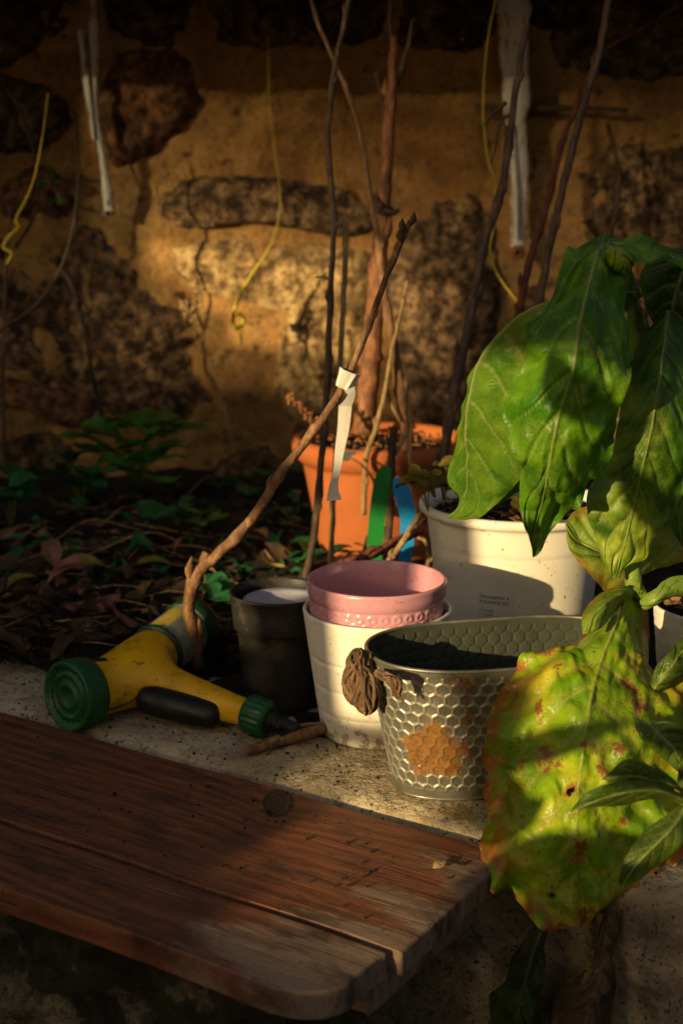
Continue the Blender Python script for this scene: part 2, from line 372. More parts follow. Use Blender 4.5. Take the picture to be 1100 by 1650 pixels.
def m_strap():
    n = NT('peeling_white_paint'); p = n.pos(); e = n.attr('edge')
    c = n.ramp(n.noise(n.map(p, (60, 60, 9)), 1.0, 5, .6), [(.35, (.50, .48, .45)), (.6, (.72, .71, .69))])
    rm = n.math('MULTIPLY', n.math('POWER', e, 4.0), n.ramp(n.noise(p, 45, 4), [(.35, 0.0), (.6, 1.4)]), True)
    c = n.mix(rm, c, (.24, .085, .02))
    c = n.mix(n.ramp(n.noise(n.map(p, (90, 90, 25)), 1.0, 4, .6), [(.62, 0.0), (.68, .9)]), c, (.10, .05, .025))
    return n.set(c, .6, n.noise(n.map(p, (70, 70, 12)), 1.0, 4), .6, .004)
MT['strap'] = m_strap()
def m_tub():
    n = NT('galvanised_steel'); p = n.pos(); h = n.attr('ridge'); zz = n.attr('depth')
    base = n.ramp(n.noise(p, 45, 5, .6), [(.3, (.17, .17, .15)), (.6, (.37, .35, .30))])
    base = n.mix(n.ramp(n.noise(p, 140, 3), [(.55, 0.0), (.75, .6)]), base, (.22, .2, .16))
    base = n.mix(n.math('MULTIPLY', h, .9), n.mix(n.ramp(n.noise(p, 30, 5, .7), [(.4, .75), (.65, .35)]), base, (.13, .125, .10)), (.46, .44, .37))  # ridges lightened, cells darkened in colour to imitate glints along the embossing
    rust = n.noise(p, 75, 5, .65)
    k1 = n.near(at(698, 1220, 1.192), .045, 1.0); k2 = n.near(at(745, 1106, 1.175), .045, .8); k3 = n.near(at(745, 1165, 1.182), .05, .9); k4 = n.near(at(690, 1160, 1.184), .03, .9)
    m1 = n.ramp(n.math('ADD', n.math('MULTIPLY', k1, .60), n.noise(p, 38, 6, .7)), [(.72, 0.0), (.76, 1.0)])
    m2 = n.ramp(n.math('ADD', n.math('MULTIPLY', n.math('MAXIMUM', n.math('MAXIMUM', k2, k4), k3), .3), n.math('ADD', n.math('MULTIPLY', rust, .8), n.math('MULTIPLY', h, .14))), [(.70, 0.0), (.78, .95)])
    rm = n.math('MAXIMUM', m1, m2)
    c = n.mix(rm, base, n.mix(n.ramp(n.noise(p, 130, 5, .75), [(.30, 0.0), (.55, 1.0)]), (.09, .04, .010), (.215, .10, .023)))
    c = n.mix(n.math('MULTIPLY', n.ramp(n.noise(p, 60, 4), [(.45, .1), (.7, .7)]), n.attr('foot')), c, (.10, .085, .06))
    c = n.mix(zz, c, n.mix(n.noise(p, 50, 5), (.015, .019, .014), (.05, .055, .038)))  # inner wall darkened in colour: grime plus a stand-in for inside shade
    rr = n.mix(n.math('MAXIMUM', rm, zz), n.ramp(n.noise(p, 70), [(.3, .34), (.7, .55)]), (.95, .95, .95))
    me = n.math('MULTIPLY', n.math('SUBTRACT', 1.0, rm), n.math('SUBTRACT', .6, n.math('MULTIPLY', zz, .6)))
    return n.set(c, rr, n.noise(p, 180, 4), .2, .001, Metallic=me)
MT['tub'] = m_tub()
G_UP = dict(g1=(.035, .15, .003), g2=(.125, .285, .006), yel=(.42, .56, .02))
MT['leaf_a'] = m_leaf('leaf_green', ya=.30, speck=.45, vstr=1.0, **G_UP)
MT['leaf_b'] = m_leaf('leaf_pale_under', (.075, .20, .010), (.16, .30, .020), (.28, .36, .04), .3, 0, .2, .45, vein=(.42, .46, .16))
MT['leaf_c'] = m_leaf('leaf_mottled', (.028, .10, .005), (.08, .20, .008), (.34, .42, .04), .45, 0, .6)
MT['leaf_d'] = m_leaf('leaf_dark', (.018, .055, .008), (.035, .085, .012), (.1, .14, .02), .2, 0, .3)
MT['leaf_y'] = m_leaf('leaf_yellow', (.13, .30, .004), (.33, .49, .008), (.68, .62, .03), .42, .95, .75, .38, .36, 1.0, vein=(.40, .40, .09), vstr=.75)
MT['leaf_p'] = m_leaf('leaf_pale', (.14, .26, .02), (.25, .36, .04), (.36, .38, .06), .35, .3, .8, .4, .5, .55)
MT['leaf_n'] = m_leaf('leaf_narrow', (.035, .075, .006), (.075, .13, .012), (.16, .2, .02), .25, 0, .25, .35)
MT['wither'] = m_leaf('leaf_withered', (.035, .022, .013), (.10, .062, .036), (.14, .09, .05), .3, .4, .4, .15, .9, 0, (.14, .09, .05), .5)
MT['witherg'] = m_leaf('leaf_wilting', (.012, .035, .008), (.03, .06, .012), (.09, .06, .03), .4, .2, .3, .2, .7, 0, (.1, .12, .04), .5)
MT['lit_pink'] = m_leaf('litter_pink', (.16, .05, .045), (.30, .12, .10), (.22, .14, .06), .3, .3, .3, .2, .7, 0, (.35, .18, .15), .6, 2)
MT['lit_yel'] = m_leaf('litter_yellow', (.16, .15, .02), (.28, .24, .04), (.3, .16, .04), .3, .5, .3, .25, .6, 0, (.3, .28, .1), .6, 2)
MT['lit_tan'] = m_leaf('litter_tan', (.24, .14, .06), (.46, .30, .15), (.3, .16, .05), .3, .2, .2, .2, .8, 0, (.5, .35, .2), .5, 2)
MT['lit_brn'] = m_leaf('litter_brown', (.022, .012, .007), (.075, .042, .022), (.18, .1, .04), .3, .2, .2, .2, .8, 0, (.2, .12, .06), .5, 2)
MT['weed'] = m_leaf('weed_leaf', (.03, .13, .014), (.07, .22, .025), (.14, .26, .02), .2, 0, 0, .35, .5, 0, (.12, .24, .06), .5, 2)
MT['weedb'] = m_leaf('weed_leaf_blue', (.014, .10, .035), (.03, .17, .055), (.07, .2, .03), .2, 0, 0, .3, .5, 0, (.06, .17, .08), .5, 2)
MT['weedl'] = m_leaf('weed_leaf_lime', (.10, .20, .02), (.16, .27, .03), (.2, .3, .03), .2, 0, 0, .4, .5, 0, (.2, .32, .1), .5, 2)
MT['clover'] = m_leaf('clover_leaf', (.13, .10, .018), (.24, .19, .03), (.22, .12, .03), .4, .3, .2, .3, .5, 0, (.3, .25, .08), .5, 2)
MT['stem'] = m_leaf('green_stem', (.14, .23, .03), (.22, .30, .05), (.28, .3, .06), .3, 0, .4, .1, .45, 0, (.3, .36, .1), 0)

# ================================================================ LARGE STRUCTURE
def ground():
    n = 60; xs = np.linspace(-1, 1, n); xs = np.sign(xs)*np.abs(xs)**2.5*60
    V = [(x, y, -.42 + .01*ns((x*9, y*9, 0))) for y in xs for x in xs]
    tag(mesh('ground', V, grid_faces(n, n), MT['soil'], origin=(0, 0, 0)), kind='structure')
ground()
def soil_bed():
    nt_, ns_ = 170, 110; V = []
    tt = np.linspace(-2.9, 1.6, nt_)
    for i, a in enumerate(np.linspace(0, 1, ns_)):
        for t in tt:
            x0 = t*E_T[0]
            edge = 1.115 + .035*fb((t*7, 0, 0)) + max(0, min(1, (t + .78)/.14))*.055
            s = edge + (2.62*1.35 + 1.2 - edge) * a**1.6
            p = ts(t, s, 0)
            z = .004 + .022*fb((p[0], p[1], 0), 9) * min(1, a*14) + .012*fb((p[0], p[1], 2), 38)*min(1, a*30) + .02*min(1, a*3) - .03*(1 - min(1, a*40))
            V.append((p[0], min(p[1], 2.72), z))
    tag(mesh('soil_bed', V, grid_faces(ns_, nt_), MT['soil'], origin=(0, 0, 0)), kind='structure')
soil_bed()
# -------- the stone wall at the back
WALL_Y = 2.60
wall = thing('stone_wall', 'old rubble stone wall with smeared tan mortar behind the plants', 'wall', (0, WALL_Y, 0))
def wall_mesh():
    nx, nz = 300, 160; V = []
    for z in np.linspace(-.1, 1.5, nz):
        for x in np.linspace(-2.2, 2.2, nx):
            y = WALL_Y - .020*fb((x, 0, z), 2.6) - .018*fb((x, 3, z), 10) - .008*fb((x, 7, z), 36, 0, 5)
            V.append((x, y, z))
    mesh('mortar', V, grid_faces(nz, nx), MT['mortar'], wall)
wall_mesh()
def stone(px, m, hgt=.035, seed=0):
    P = np.array([at(a, b, WALL_Y) for a, b in px])[:, [0, 2]]
    P = cr(P, 120, True); c = P.mean(0); P = c + (P - c)*1.06; V = []; nr = 34
    for i in range(nr + 1):
        r = i / nr
        for j in range(120):
            q = c + (P[j] - c) * r * (1 + .10 * ns((P[j][0]*14, seed, P[j][1]*14)) + .06*ns((P[j][0]*40, seed, P[j][1]*40)) + .04*ns((P[j][0]*110, seed, P[j][1]*110)))
            e = (1 - r**5)
            y = WALL_Y + .030 - (hgt + .034) * e**.62 + .004 - e**.4 * (.016*fb((q[0], seed, q[1]), 9) + .010*fb((q[0], seed + 4, q[1]), 28, o=5))
            V.append((q[0], y, q[1]))
    F = [(a, b, c_, d_) for a, b, c_, d_ in grid_faces(nr + 1, 120, True)]
    mesh('stone', V, F, m, wall)
STONES = [
 ([(860, 95), (930, 120), (1010, 132), (1120, 120), (1190, 40), (1150, -90), (960, -100), (850, -40)], 3),
 ([(180, 100), (240, 75), (310, 95), (330, 150), (285, 215), (230, 255), (185, 260), (160, 180)], 2),
 ([(345, 70), (470, 80), (600, 62), (640, -20), (560, -110), (400, -110), (330, -20)], 3),
 ([(640, 60), (740, 90), (800, 60), (800, -60), (700, -90), (650, -30)], 3),
 ([(265, 310), (320, 285), (420, 280), (520, 295), (590, 330), (600, 370), (540, 385), (420, 365), (300, 375), (262, 350)], 0),
 ([(285, 385), (400, 372), (540, 390), (600, 400), (600, 500), (590, 600), (560, 680), (470, 690), (440, 600), (470, 510), (400, 485), (300, 460), (268, 420)], 1),
 ([(-60, 420), (40, 380), (150, 375), (225, 410), (265, 480), (310, 540), (335, 620), (325, 690), (220, 690), (120, 650), (20, 610), (-70, 560)], 0),
 ([(640, 380), (700, 320), (770, 300), (800, 350), (810, 450), (800, 600), (790, 690), (700, 700), (650, 650), (622, 560), (620, 450)], 0),
 ([(925, 270), (980, 235), (1060, 228), (1150, 240), (1180, 330), (1120, 420), (1000, 410), (930, 380), (910, 320)], 0),
 ([(-60, 130), (20, 120), (90, 150), (110, 210), (60, 245), (-20, 240), (-70, 190)], 3),
 ([(-80, 100), (60, 100), (140, 60), (140, -60), (0, -100), (-100, -40)], 3),
 ([(175, 50), (300, 70), (330, -30), (280, -100), (170, -90)], 3),
 ([(-40, 605), (30, 600), (100, 625), (160, 655), (165, 690), (110, 690), (40, 660), (-40, 650)], 2),
 ([(0, 700), (60, 690), (130, 705), (160, 740), (90, 770), (0, 760), (-50, 730)], 3),
 ([(850, 470), (950, 430), (1080, 450), (1180, 520), (1160, 680), (1000, 720), (880, 680), (840, 570)], 0),
 ([(340, 760), (420, 720), (480, 750), (470, 830), (390, 840)], 3),
 ([(10, 290), (70, 265), (115, 300), (110, 360), (50, 372), (0, 345)], 2),
]
for k, (o_, mi) in enumerate(STONES): stone(o_, ST[mi], .022 + .012*((k*37) % 5)/4, k*3.1)
# -------- concrete ledge of the raised bed
def ledge():
    prof = [(1.012, -.5), (1.010, -.3), (1.010, -.16), (1.009, -.06), (1.010, -.02), (1.014, -.009), (1.022, -.003), (1.035, 0)]
    prof += [(s, 0) for s in np.linspace(1.05, 1.26, 16)] + [(1.262, -.06), (1.262, -.5)]
    prof = np.array(prof); L = np.r_[0, np.cumsum(np.hypot(*np.diff(prof, axis=0).T))]
    x = np.unique(np.r_[L, np.linspace(0, L[-1], 120)]); prof = np.stack([np.interp(x, L, prof[:, k]) for k in (0, 1)], 1)
    V = []; nt_ = 260; tt = np.linspace(-2.2, .6, nt_)
    for s, z in prof:
        for t in tt:
            q = (t, s, z); f = z < -.012
            bumpy = .010*fb((t*11, s*11, z*11)) + .005*fb((t*40, s*40, z*40)) if f else .0
            mossy = .012*max(0, fb((t*14, 3, z*14))) if (f and t < -.62) else 0
            V.append(ts(t, s - bumpy*1.0 - mossy + (.005 if f else 0), z + (0 if f else .0028*fb((t*9, s*9, 0)) + .0008*fb((t*60, s*60, 0)))))
    tag(mesh('concrete_ledge', V, grid_faces(len(prof), nt_), MT['ledge'], origin=(0, 0, 0)),
        'pale weathered concrete ledge under the pots, mossy on its front face', 'ledge')
ledge()
def under_wall():
    prof = np.array([(.790, -.5), (.786, -.2), (.784, -.06), (.790, -.036), (1.0, -.034)]); L = np.r_[0, np.cumsum(np.hypot(*np.diff(prof, axis=0).T))]
    x = np.unique(np.r_[L, np.linspace(0, L[-1], 90)]); prof = np.stack([np.interp(x, L, prof[:, k]) for k in (0, 1)], 1); V = []; tt = np.linspace(-1.6, -.56, 170)
    for s, z in prof:
        for t in tt:
            lump = .016*fb((t*9, 2, z*9)) + .012*max(0, fb((t*22, 5, z*22))) + .006*fb((t*60, 5, z*60)); f = max(0, min(1, (-.034 - z)/.01))
            V.append(ts(t + (.0 if t < -.57 else .01*ns((z*30, 0, 0))), s - lump*f + (.01 if f < .5 else 0), z))
    tag(mesh('retaining_wall', V, grid_faces(len(prof), len(tt)), MT['mossy'], origin=(0, 0, 0)), 'rough mossy retaining wall in the shade under the plank bench', 'wall')
under_wall()
# -------- plank bench in front of the ledge
bench = thing('plank_bench', 'reddish brown bench of two worn planks along the concrete ledge', 'bench', ts(-.9, .88, -.03))
def plank(outline, z0, z1, name):
    bm = bmesh.new(); vs = [bm.verts.new(ts(t, s, z1)) for t, s in outline]
    f = bm.faces.new(vs); bm.normal_update()
    if f.normal.z < 0: f.normal_flip()
    r = bmesh.ops.extrude_face_region(bm, geom=[f])
    for v in [g for g in r['geom'] if isinstance(g, bmesh.types.BMVert)]: v.co.z = z0
    bmesh.ops.recalc_face_normals(bm, faces=bm.faces[:])
    es = [e for e in bm.edges if len(e.link_faces) == 2 and e.calc_face_angle(0) > .5]
    bmesh.ops.bevel(bm, geom=es, offset=.0028, segments=3, affect='EDGES', profile=.6)
    bmesh.ops.recalc_face_normals(bm, faces=bm.faces[:])
    V = np.array([v.co[:] for v in bm.verts]); F = [tuple(v.index for v in g.verts) for g in bm.faces]; bm.free()
    return mesh(name, V, F, MT['plank'], bench, smooth=False)
TEND = -.483
nb = [(t, 1.004 + .0016*math.sin(t*23)) for t in np.linspace(-1.9, TEND, 40)]
nb2 = [(t, .8175 + .0012*math.sin(t*31)) for t in np.linspace(TEND + .004, -1.9, 40)]
plank(nb + nb2, -.022, -.001, 'plank')
o1 = [(t, .8105 + .0012*math.sin(t*31 + .2)) for t in np.linspace(-1.9, TEND - .004, 30)]
o1 += [(TEND - .006, .800)] + [(TEND - .052 + .046*math.cos(a), .786 - .036 + .036*math.sin(a) + .012) for a in np.linspace(.1, -math.pi/2, 12)]
o1 += [(t, .7265 + .002*math.sin(t*17)) for t in np.linspace(TEND - .07, -1.9, 30)]
plank(o1, -.0225, .0002, 'plank')
mb = MB(); mb.add(*box_vf(ts(TEND - .05, .90, -.047), (.028, .085, .016), Matrix.Rotation(math.atan2(E_T[1], E_T[0]), 3, 'Z'), .003))
mb.build('batten', MT['plank'], bench, smooth=False)
# eyelet under the front plank
ec = gr(345, 1562, -.045); th = np.linspace(0, 2*math.pi, 15)
V, F = tube_vf([ec + np.array((.0045*math.sin(a), 0, .0085*math.cos(a))) for a in th], [.0015, .0015], 8)
mesh('eyelet', V, F, MT['metal'], bench)

# ================================================================ POTS
def pot(name, prof, mat, parent, seg=96, o=(0, 0, 0), **k): 
    V, F = lathe_vf(prof, seg, o, **k); return mesh(name, V, F, mat, parent)
WP = np.array((.036, 1.382, 0))
r_at = lambda z: .0565 + (.0752 - .0565) * z / .1325
prof = [(.0005, 0), (.050, 0), (.0555, .0012), (.0568, .004)]
for z in (.030, .058, .087):
    prof += [(r_at(z) , z - .0016), (r_at(z) - .0012, z - .0004), (r_at(z) - .0012, z + .0004), (r_at(z) + .0006, z + .0018)]
prof += [(.0748, .1285), (.0752, .131), (.0746, .1325), (.0722, .1328), (.0712, .1315), (.0705, .128), (.054, .006), (.0005, .005)]
t = thing('white_ridged_pot', 'white ceramic pot with three faint grooves holding the pink pot', 'pot', WP)
pot('body', prof, MT['white'], t, 128, WP, fine=.004)
# pink pot inside the white one
PP = WP + np.array((-.0006, 0, .032))
def pinkdots(r, z, th):
    if not (.084 < z < .112 and r > .0658): return 0*th
    out = np.zeros_like(th); row = (z - .086) / .0088
    for k in range(3):
        dz = z - (.0885 + k*.0088); ph = th * 34 / (2*math.pi) + .5*(k % 2); dx = (ph - np.round(ph)) * (2*math.pi/34) * r
        d_ = np.hypot(dx, dz); out += .0013*np.exp(-((d_ - .0034)/.0011)**2)
    return out
prof = [(.0005, 0), (.045, 0), (.050, .003), (.0660, .080), (.0672, .1125), (.0690, .1145), (.0704, .119), (.0706, .1290), (.0698, .1308),
        (.0682, .1312), (.0668, .1300), (.0655, .122), (.0640, .09), (.050, .022), (.044, .018), (.0005, .017)]
t = thing('pink_pot', 'glossy pink glazed pot with embossed rings nested in the white pot', 'pot', PP)
pot('body', prof, MT['pink'], t, 300, PP, mod=pinkdots, fine=.0013)
# black plastic pot
BP = np.array((-.066, 1.452, 0))
prof = [(.0005, 0), (.034, 0), (.037, .003), (.0455, .088), (.0475, .090), (.0490, .092), (.0515, .124), (.0530, .127), (.0532, .1295), (.0518, .130),
        (.0500, .128), (.0485, .100), (.044, .085), (.036, .006), (.0005, .005)]
t = thing('black_pot', 'black plastic nursery pot with pale disc inside, left of pink pot', 'pot', BP)
pot('body', prof, MT['black'], t, 80, BP, fine=.006)
D = BP + np.array((.006, 0, .112))
t = thing('pale_dish', 'pale lilac round dish lying inside the black pot', 'dish', D)
pot('dish', [(.0005, 0), (.040, 0), (.0445, .006), (.0452, .0065), (.0445, .008), (.040, .0045), (.0005, .004)], MT['pale'], t, 64, D)
# large white pot with sticker
GP = np.array((.202, 1.605, .0))
prof = [(.0005, 0), (.080, 0), (.084, .004), (.0985, .146), (.0986, .1475), (.0995, .149), (.1035, .181), (.1085, .1815), (.1118, .184), (.1125, .188), (.1112, .1925),
        (.1075, .1935), (.1045, .192), (.1005, .185), (.084, .01), (.0005, .008)]
bigpot = thing('white_nursery_pot', 'large white plastic pot with paper sticker and soil, behind metal tub', 'pot', GP)
pot('body', prof, MT['bigwhite'], bigpot, 128, GP, fine=.005)
def soil_disc(name, c, r, parent, amp=.008, seed=1):
    V = []; nr, na = 18, 60
    for i in range(nr + 1):
        for j in range(na):
            rr = r*i/nr; a = 2*math.pi*j/na; p = (c[0] + rr*math.cos(a), c[1] + rr*math.sin(a), c[2])
            V.append((p[0], p[1], c[2] + amp*fb(p, 60, seed) + amp*.5*fb(p, 160, seed)))
    return mesh(name, V, grid_faces(nr + 1, na, True), MT['soil'], parent)
soil_disc('potting_soil', GP + (0, 0, .176), .101, bigpot)
def on_pot(C, prof_r, ang, z): r = prof_r(z); return np.array((C[0] + r*math.sin(ang), C[1] - r*math.cos(ang), C[2] + z))
bigr = lambda z: .084 + (.0985 - .084) * (z - .004) / .142
def find_ang(px, py):
    best = None
    for a in np.linspace(-1.4, 1.4, 281):
        for z in np.linspace(.03, .15, 121):
            q = on_pot(GP, bigr, a, z); u = q - np.array((0, 0, CAM_H))
            f = u[1]*math.cos(PITCH) - u[2]*math.sin(PITCH); v = u[1]*math.sin(PITCH) + u[2]*math.cos(PITCH)
            e = (550 + FPX*u[0]/f - px)**2 + (825 - FPX*v/f - py)**2
            if best is None or e < best[0]: best = (e, a, z)
    return best[1:]
sa, sz = find_ang(796, 980)
SW, SH = .040, .036
V = []; n1, n2 = 12, 6
for j in range(n2 + 1):
    for i in range(n1 + 1):
        z = sz + SH*(j/n2 - .5); V.append(on_pot(GP, lambda q: bigr(q) + .0004, sa + (i/n1 - .5)*SW/.094, z))
stk = mesh('sticker', V, grid_faces(n2 + 1, n1 + 1), MT['paper'], bigpot)
def text_on(body, size, dx, dz):
    cu = bpy.data.curves.new('t', 'FONT'); cu.body = body; cu.size = size; o = bpy.data.objects.new('t', cu); COL.objects.link(o)
    dg = bpy.context.evaluated_depsgraph_get(); me = bpy.data.meshes.new_from_object(o.evaluated_get(dg))
    V = []
    for v in me.vertices:
        z = sz + dz + v.co.y; V.append(on_pot(GP, lambda q: bigr(q) + .0007, sa + (dx + v.co.x)/.094, z))
    F = [tuple(p.vertices) for p in me.polygons]
    bpy.data.objects.remove(o); bpy.data.curves.remove(cu)
    mesh('lettering', V, F, MT['ink'], stk, smooth=False)
for body, size, dx, dz in (('DIPLADENIA A.', .0052, -.0175, .0105), ('PYRAMIDE P23', .0052, -.0175, .0045), ('C 74640', .0040, -.015, -.0055), ('24,95', .0046, -.012, -.0108), ('21100', .0042, -.012, -.0155)):
    text_on(body, size, dx, dz)
# terracotta pot
TP = np.array((.058, 2.06, 0))
prof = [(.0005, 0), (.084, 0), (.087, .004), (.1145, .150), (.116, .153), (.120, .155), (.1275, .163), (.1315, .172), (.1315, .181), (.1275, .188), (.121, .190), (.114, .186), (.1115, .175),
        (.084, .012), (.0005, .01)]
terra = thing('terracotta_pot', 'orange terracotta pot with rolled rim standing against the wall', 'pot', TP)
pot('body', prof, MT['terra'], terra, 96, TP, fine=.006)
soil_disc('potting_soil', TP + (0, 0, .168), .113, terra, .01, 5)
# slate tape on terracotta rim
V, F = box_vf(at(563, 735, 1.938), (.0095, .001, .0065)); tag(mesh('slate_patch', V, F, MT['tagd'], terra, smooth=False), 'small dark slate coloured patch under the rim')
# white embossed pot at the right edge
RP = np.array((.372, 1.345, 0))
def emb(r, z, th):
    if not (.02 < z < .128 and r > .04): return 0*th
    row = z/.014; ph = th*20/(2*math.pi) + .5*(int(row) % 2); f = ph - np.round(ph)
    return -.0016*np.maximum(0, 1 - np.hypot(f*1.8, (row - int(row) - .5)*1.7))
prof = [(.0005, 0), (.047, 0), (.050, .003), (.0635, .140), (.0650, .144), (.0640, .1465), (.0615, .1465), (.0600, .143), (.047, .006), (.0005, .005)]
rpot = thing('white_embossed_pot', 'small white embossed pot full of bark behind the yellow leaf', 'pot', RP)
pot('body', prof, MT['bigwhite'], rpot, 200, RP, mod=emb, fine=.003)
soil_disc('potting_soil', RP + (0, 0, .137), .060, rpot, .008, 9)
mb = MB()
for k in range(26):
    a = rng.random()*6.28; r = .05*math.sqrt(rng.random()); c = RP + (r*math.cos(a), r*math.sin(a), .145 + .012*rng.random())
    mb.add(*box_vf(c, (.004 + .008*rng.random(), .003, .002), Matrix.Rotation(rng.random()*6.28, 3, 'Z') @ Matrix.Rotation(rng.random() - .5, 3, 'X'), .0007))
tag(mb.build('bark_chips', MT['barkb'], rpot, smooth=False), kind='stuff')

# ================================================================ METAL TUB
TZ = .133; A_ = np.array((.974, .225)); PN = np.array((-.225, .974))
LEFT = np.array((.0245, 1.232))
TL = .262; HW = .0725; EA = .098
TC = LEFT + A_*TL/2
def tub_outline(n, inset):
    half = TL/2 - EA; a2, b2 = EA - inset, HW - inset
    th = np.linspace(0, 2*math.pi, 2000, endpoint=False)
    p = []
    for q in th:
        c, s = math.cos(q), math.sin(q)
        e = 2/2.25
        x = a2*abs(c)**e*np.sign(c) + (half if c > 0 else -half); y = b2*abs(s)**e*np.sign(s)
        p.append((x, y))
    p = np.array(p); L = np.r_[0, np.cumsum(np.linalg.norm(np.diff(np.vstack([p, p[0]]), axis=0), axis=1))]
    x = np.linspace(0, L[-1], n, endpoint=False); p2 = np.vstack([p, p[0]])
    return np.stack([np.interp(x, L, p2[:, k]) for k in (0, 1)], 1), L[-1]
tub = thing('metal_tub', 'oval galvanised tub embossed with hexagons and patched with rust', 'tub', (*TC, 0))
def hexh(x, y, p):
    # distance to the nearest hexagon border of a honeycomb of pitch p
    q = np.array([x/p, y/(p*math.sqrt(3))])
    a = q - np.floor(q) - .5; b = q + .5 - np.floor(q + .5) - .5
    def edge(g):
        gx, gy = np.abs(g[0]*p), np.abs(g[1]*p*math.sqrt(3))
        return np.maximum(gx, gx*.5 + gy*.8660254)
    return p*.5 - np.minimum(edge(a), edge(b))
def tub_body():
    n, rows = 900, 150; V = []; ridge = []; foot = []; dep = []
    taper = .026
    zs = np.linspace(0, TZ, rows)
    def side(sgn, off, dp):
        for z in zs:
            o, per = tub_outline(n, taper*(1 - z/TZ) + off)
            T = np.roll(o, -1, 0) - np.roll(o, 1, 0); T /= np.linalg.norm(T, axis=1)[:, None]; N = np.stack([T[:, 1], -T[:, 0]], 1)
            P_ = round(per0/.0120); sx = np.arange(n)/n*P_*.0120
            d_ = hexh(sx, np.full(n, z), .0120)
            band = 1.0 if .011 < z < TZ - .007 else 0.0
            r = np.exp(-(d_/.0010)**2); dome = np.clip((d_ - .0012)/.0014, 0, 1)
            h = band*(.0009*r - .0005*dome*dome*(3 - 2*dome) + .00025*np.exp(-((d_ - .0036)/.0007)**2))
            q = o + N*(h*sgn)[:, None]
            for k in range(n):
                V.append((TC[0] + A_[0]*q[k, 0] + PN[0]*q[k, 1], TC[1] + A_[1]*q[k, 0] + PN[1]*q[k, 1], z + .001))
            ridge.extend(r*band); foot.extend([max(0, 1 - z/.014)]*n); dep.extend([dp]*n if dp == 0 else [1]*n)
    _, per0 = tub_outline(2000, taper*.5)
    side(1, 0, 0); nv = len(V)
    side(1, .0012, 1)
    F = grid_faces(rows, n, True); F2 = [tuple(i + nv for i in reversed(f)) for f in F]
    F3 = [((rows-1)*n + j, (rows-1)*n + (j+1) % n, nv + (rows-1)*n + (j+1) % n, nv + (rows-1)*n + j) for j in range(n)]
    Fb = [tuple(nv + j for j in range(n)), tuple(range(n-1, -1, -1))]
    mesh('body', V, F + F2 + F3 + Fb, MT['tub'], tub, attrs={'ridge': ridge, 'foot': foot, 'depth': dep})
    for nm, z, ins, rad in (('rim', TZ + .001, .0003, .0019), ('foot_bead', .003, taper, .0016)):
        o, _ = tub_outline(220, ins); P_ = np.stack([TC[0] + A_[0]*o[:, 0] + PN[0]*o[:, 1], TC[1] + A_[1]*o[:, 0] + PN[1]*o[:, 1], np.full(220, z)], 1)
        Vt = []; m_ = 8
        T = np.roll(P_, -1, 0) - np.roll(P_, 1, 0); T /= np.linalg.norm(T, axis=1)[:, None]; N = np.cross(T, (0, 0, 1))
        for k in range(m_):
            a = 2*math.pi*k/m_; Vt.append(P_ + N*math.cos(a)*rad + np.array((0, 0, 1))*math.sin(a)*rad)
        Vt = np.stack(Vt, 1).reshape(-1, 3)
        mesh(nm, Vt, grid_faces(220, m_, True) + [(219*m_ + k, 219*m_ + (k+1) % m_, (k+1) % m_, k) for k in range(m_)], MT['tub'], tub,
             attrs={'ridge': np.zeros(len(Vt)), 'foot': np.zeros(len(Vt)), 'depth': np.zeros(len(Vt))})
tub_body()
def rope():
    mb = MB(); r_ = np.random.default_rng(3)
    c = at(586, 1098, 1.205)
    c = at(583, 1097, 1.215)
    for lobe, (off, rx, ry, rz, cnt) in enumerate((((-.003, 0, .002), .0125, .012, .026, 46), ((.004, -.006, -.009), .011, .010, .019, 34), ((-.006, .004, -.004), .010, .010, .019, 26))):
        for k in range(cnt):
            lam = 6.283*k/cnt + r_.normal()*.1; tw = r_.normal()*.9; rr = .62 + .5*r_.random()
            pts = [c + off + np.array((rx*rr*math.cos(f)*math.cos(lam + tw*f), ry*rr*math.cos(f)*math.sin(lam + tw*f), rz*rr*math.sin(f))) for f in np.linspace(-1.45, 1.5, 8)]
            mb.add(*tube_vf(pts, [.0012, .0019, .0022, .0019, .0012], 6, .3, k + lobe*60, 22))
    for k in range(12):
        q0 = c + np.array((.002, 0, .022)); q1 = at(603, 1062, 1.225) + (r_.random(3) - .5)*.006
        mb.add(*tube_vf([q0 + (r_.random(3) - .5)*.012, (q0 + q1)/2 + (0, 0, .004), q1], [.0018, .002, .0016], 6, .3, k, 14))
    for k in range(16):       # strands drawn through the hole and over the front
        d0 = at(604 + 3*r_.random(), 1080 + 10*r_.random(), 1.195); d1 = at(625 + 22*r_.random(), 1092 + 8*r_.random(), 1.165 - .008*r_.random()); d2 = at(632 + 18*r_.random(), 1108 + 22*r_.random(), 1.165)
        mb.add(*tube_vf([d0, (d0 + d1)/2 + (0, -.006, .005*r_.random()), d1, d2], [.0016, .0018, .0014, .0008], 6, .25, k + 50, 24))
    for k in range(14):       # frayed ends
        d0 = at(628 + 14*r_.random(), 1100, 1.165); mb.add(*tube_vf([d0, d0 + np.array((.002, -.001, -.006)), d0 + np.array((.004 + .004*r_.random(), -.001, -.013 - .006*r_.random()))], [.0007, .0005, .0002], 4, .2, k, 8))
    tag(mb.build('rope_handle', MT['rope'], tub), 'brown rope handle knotted through the left end')
rope()

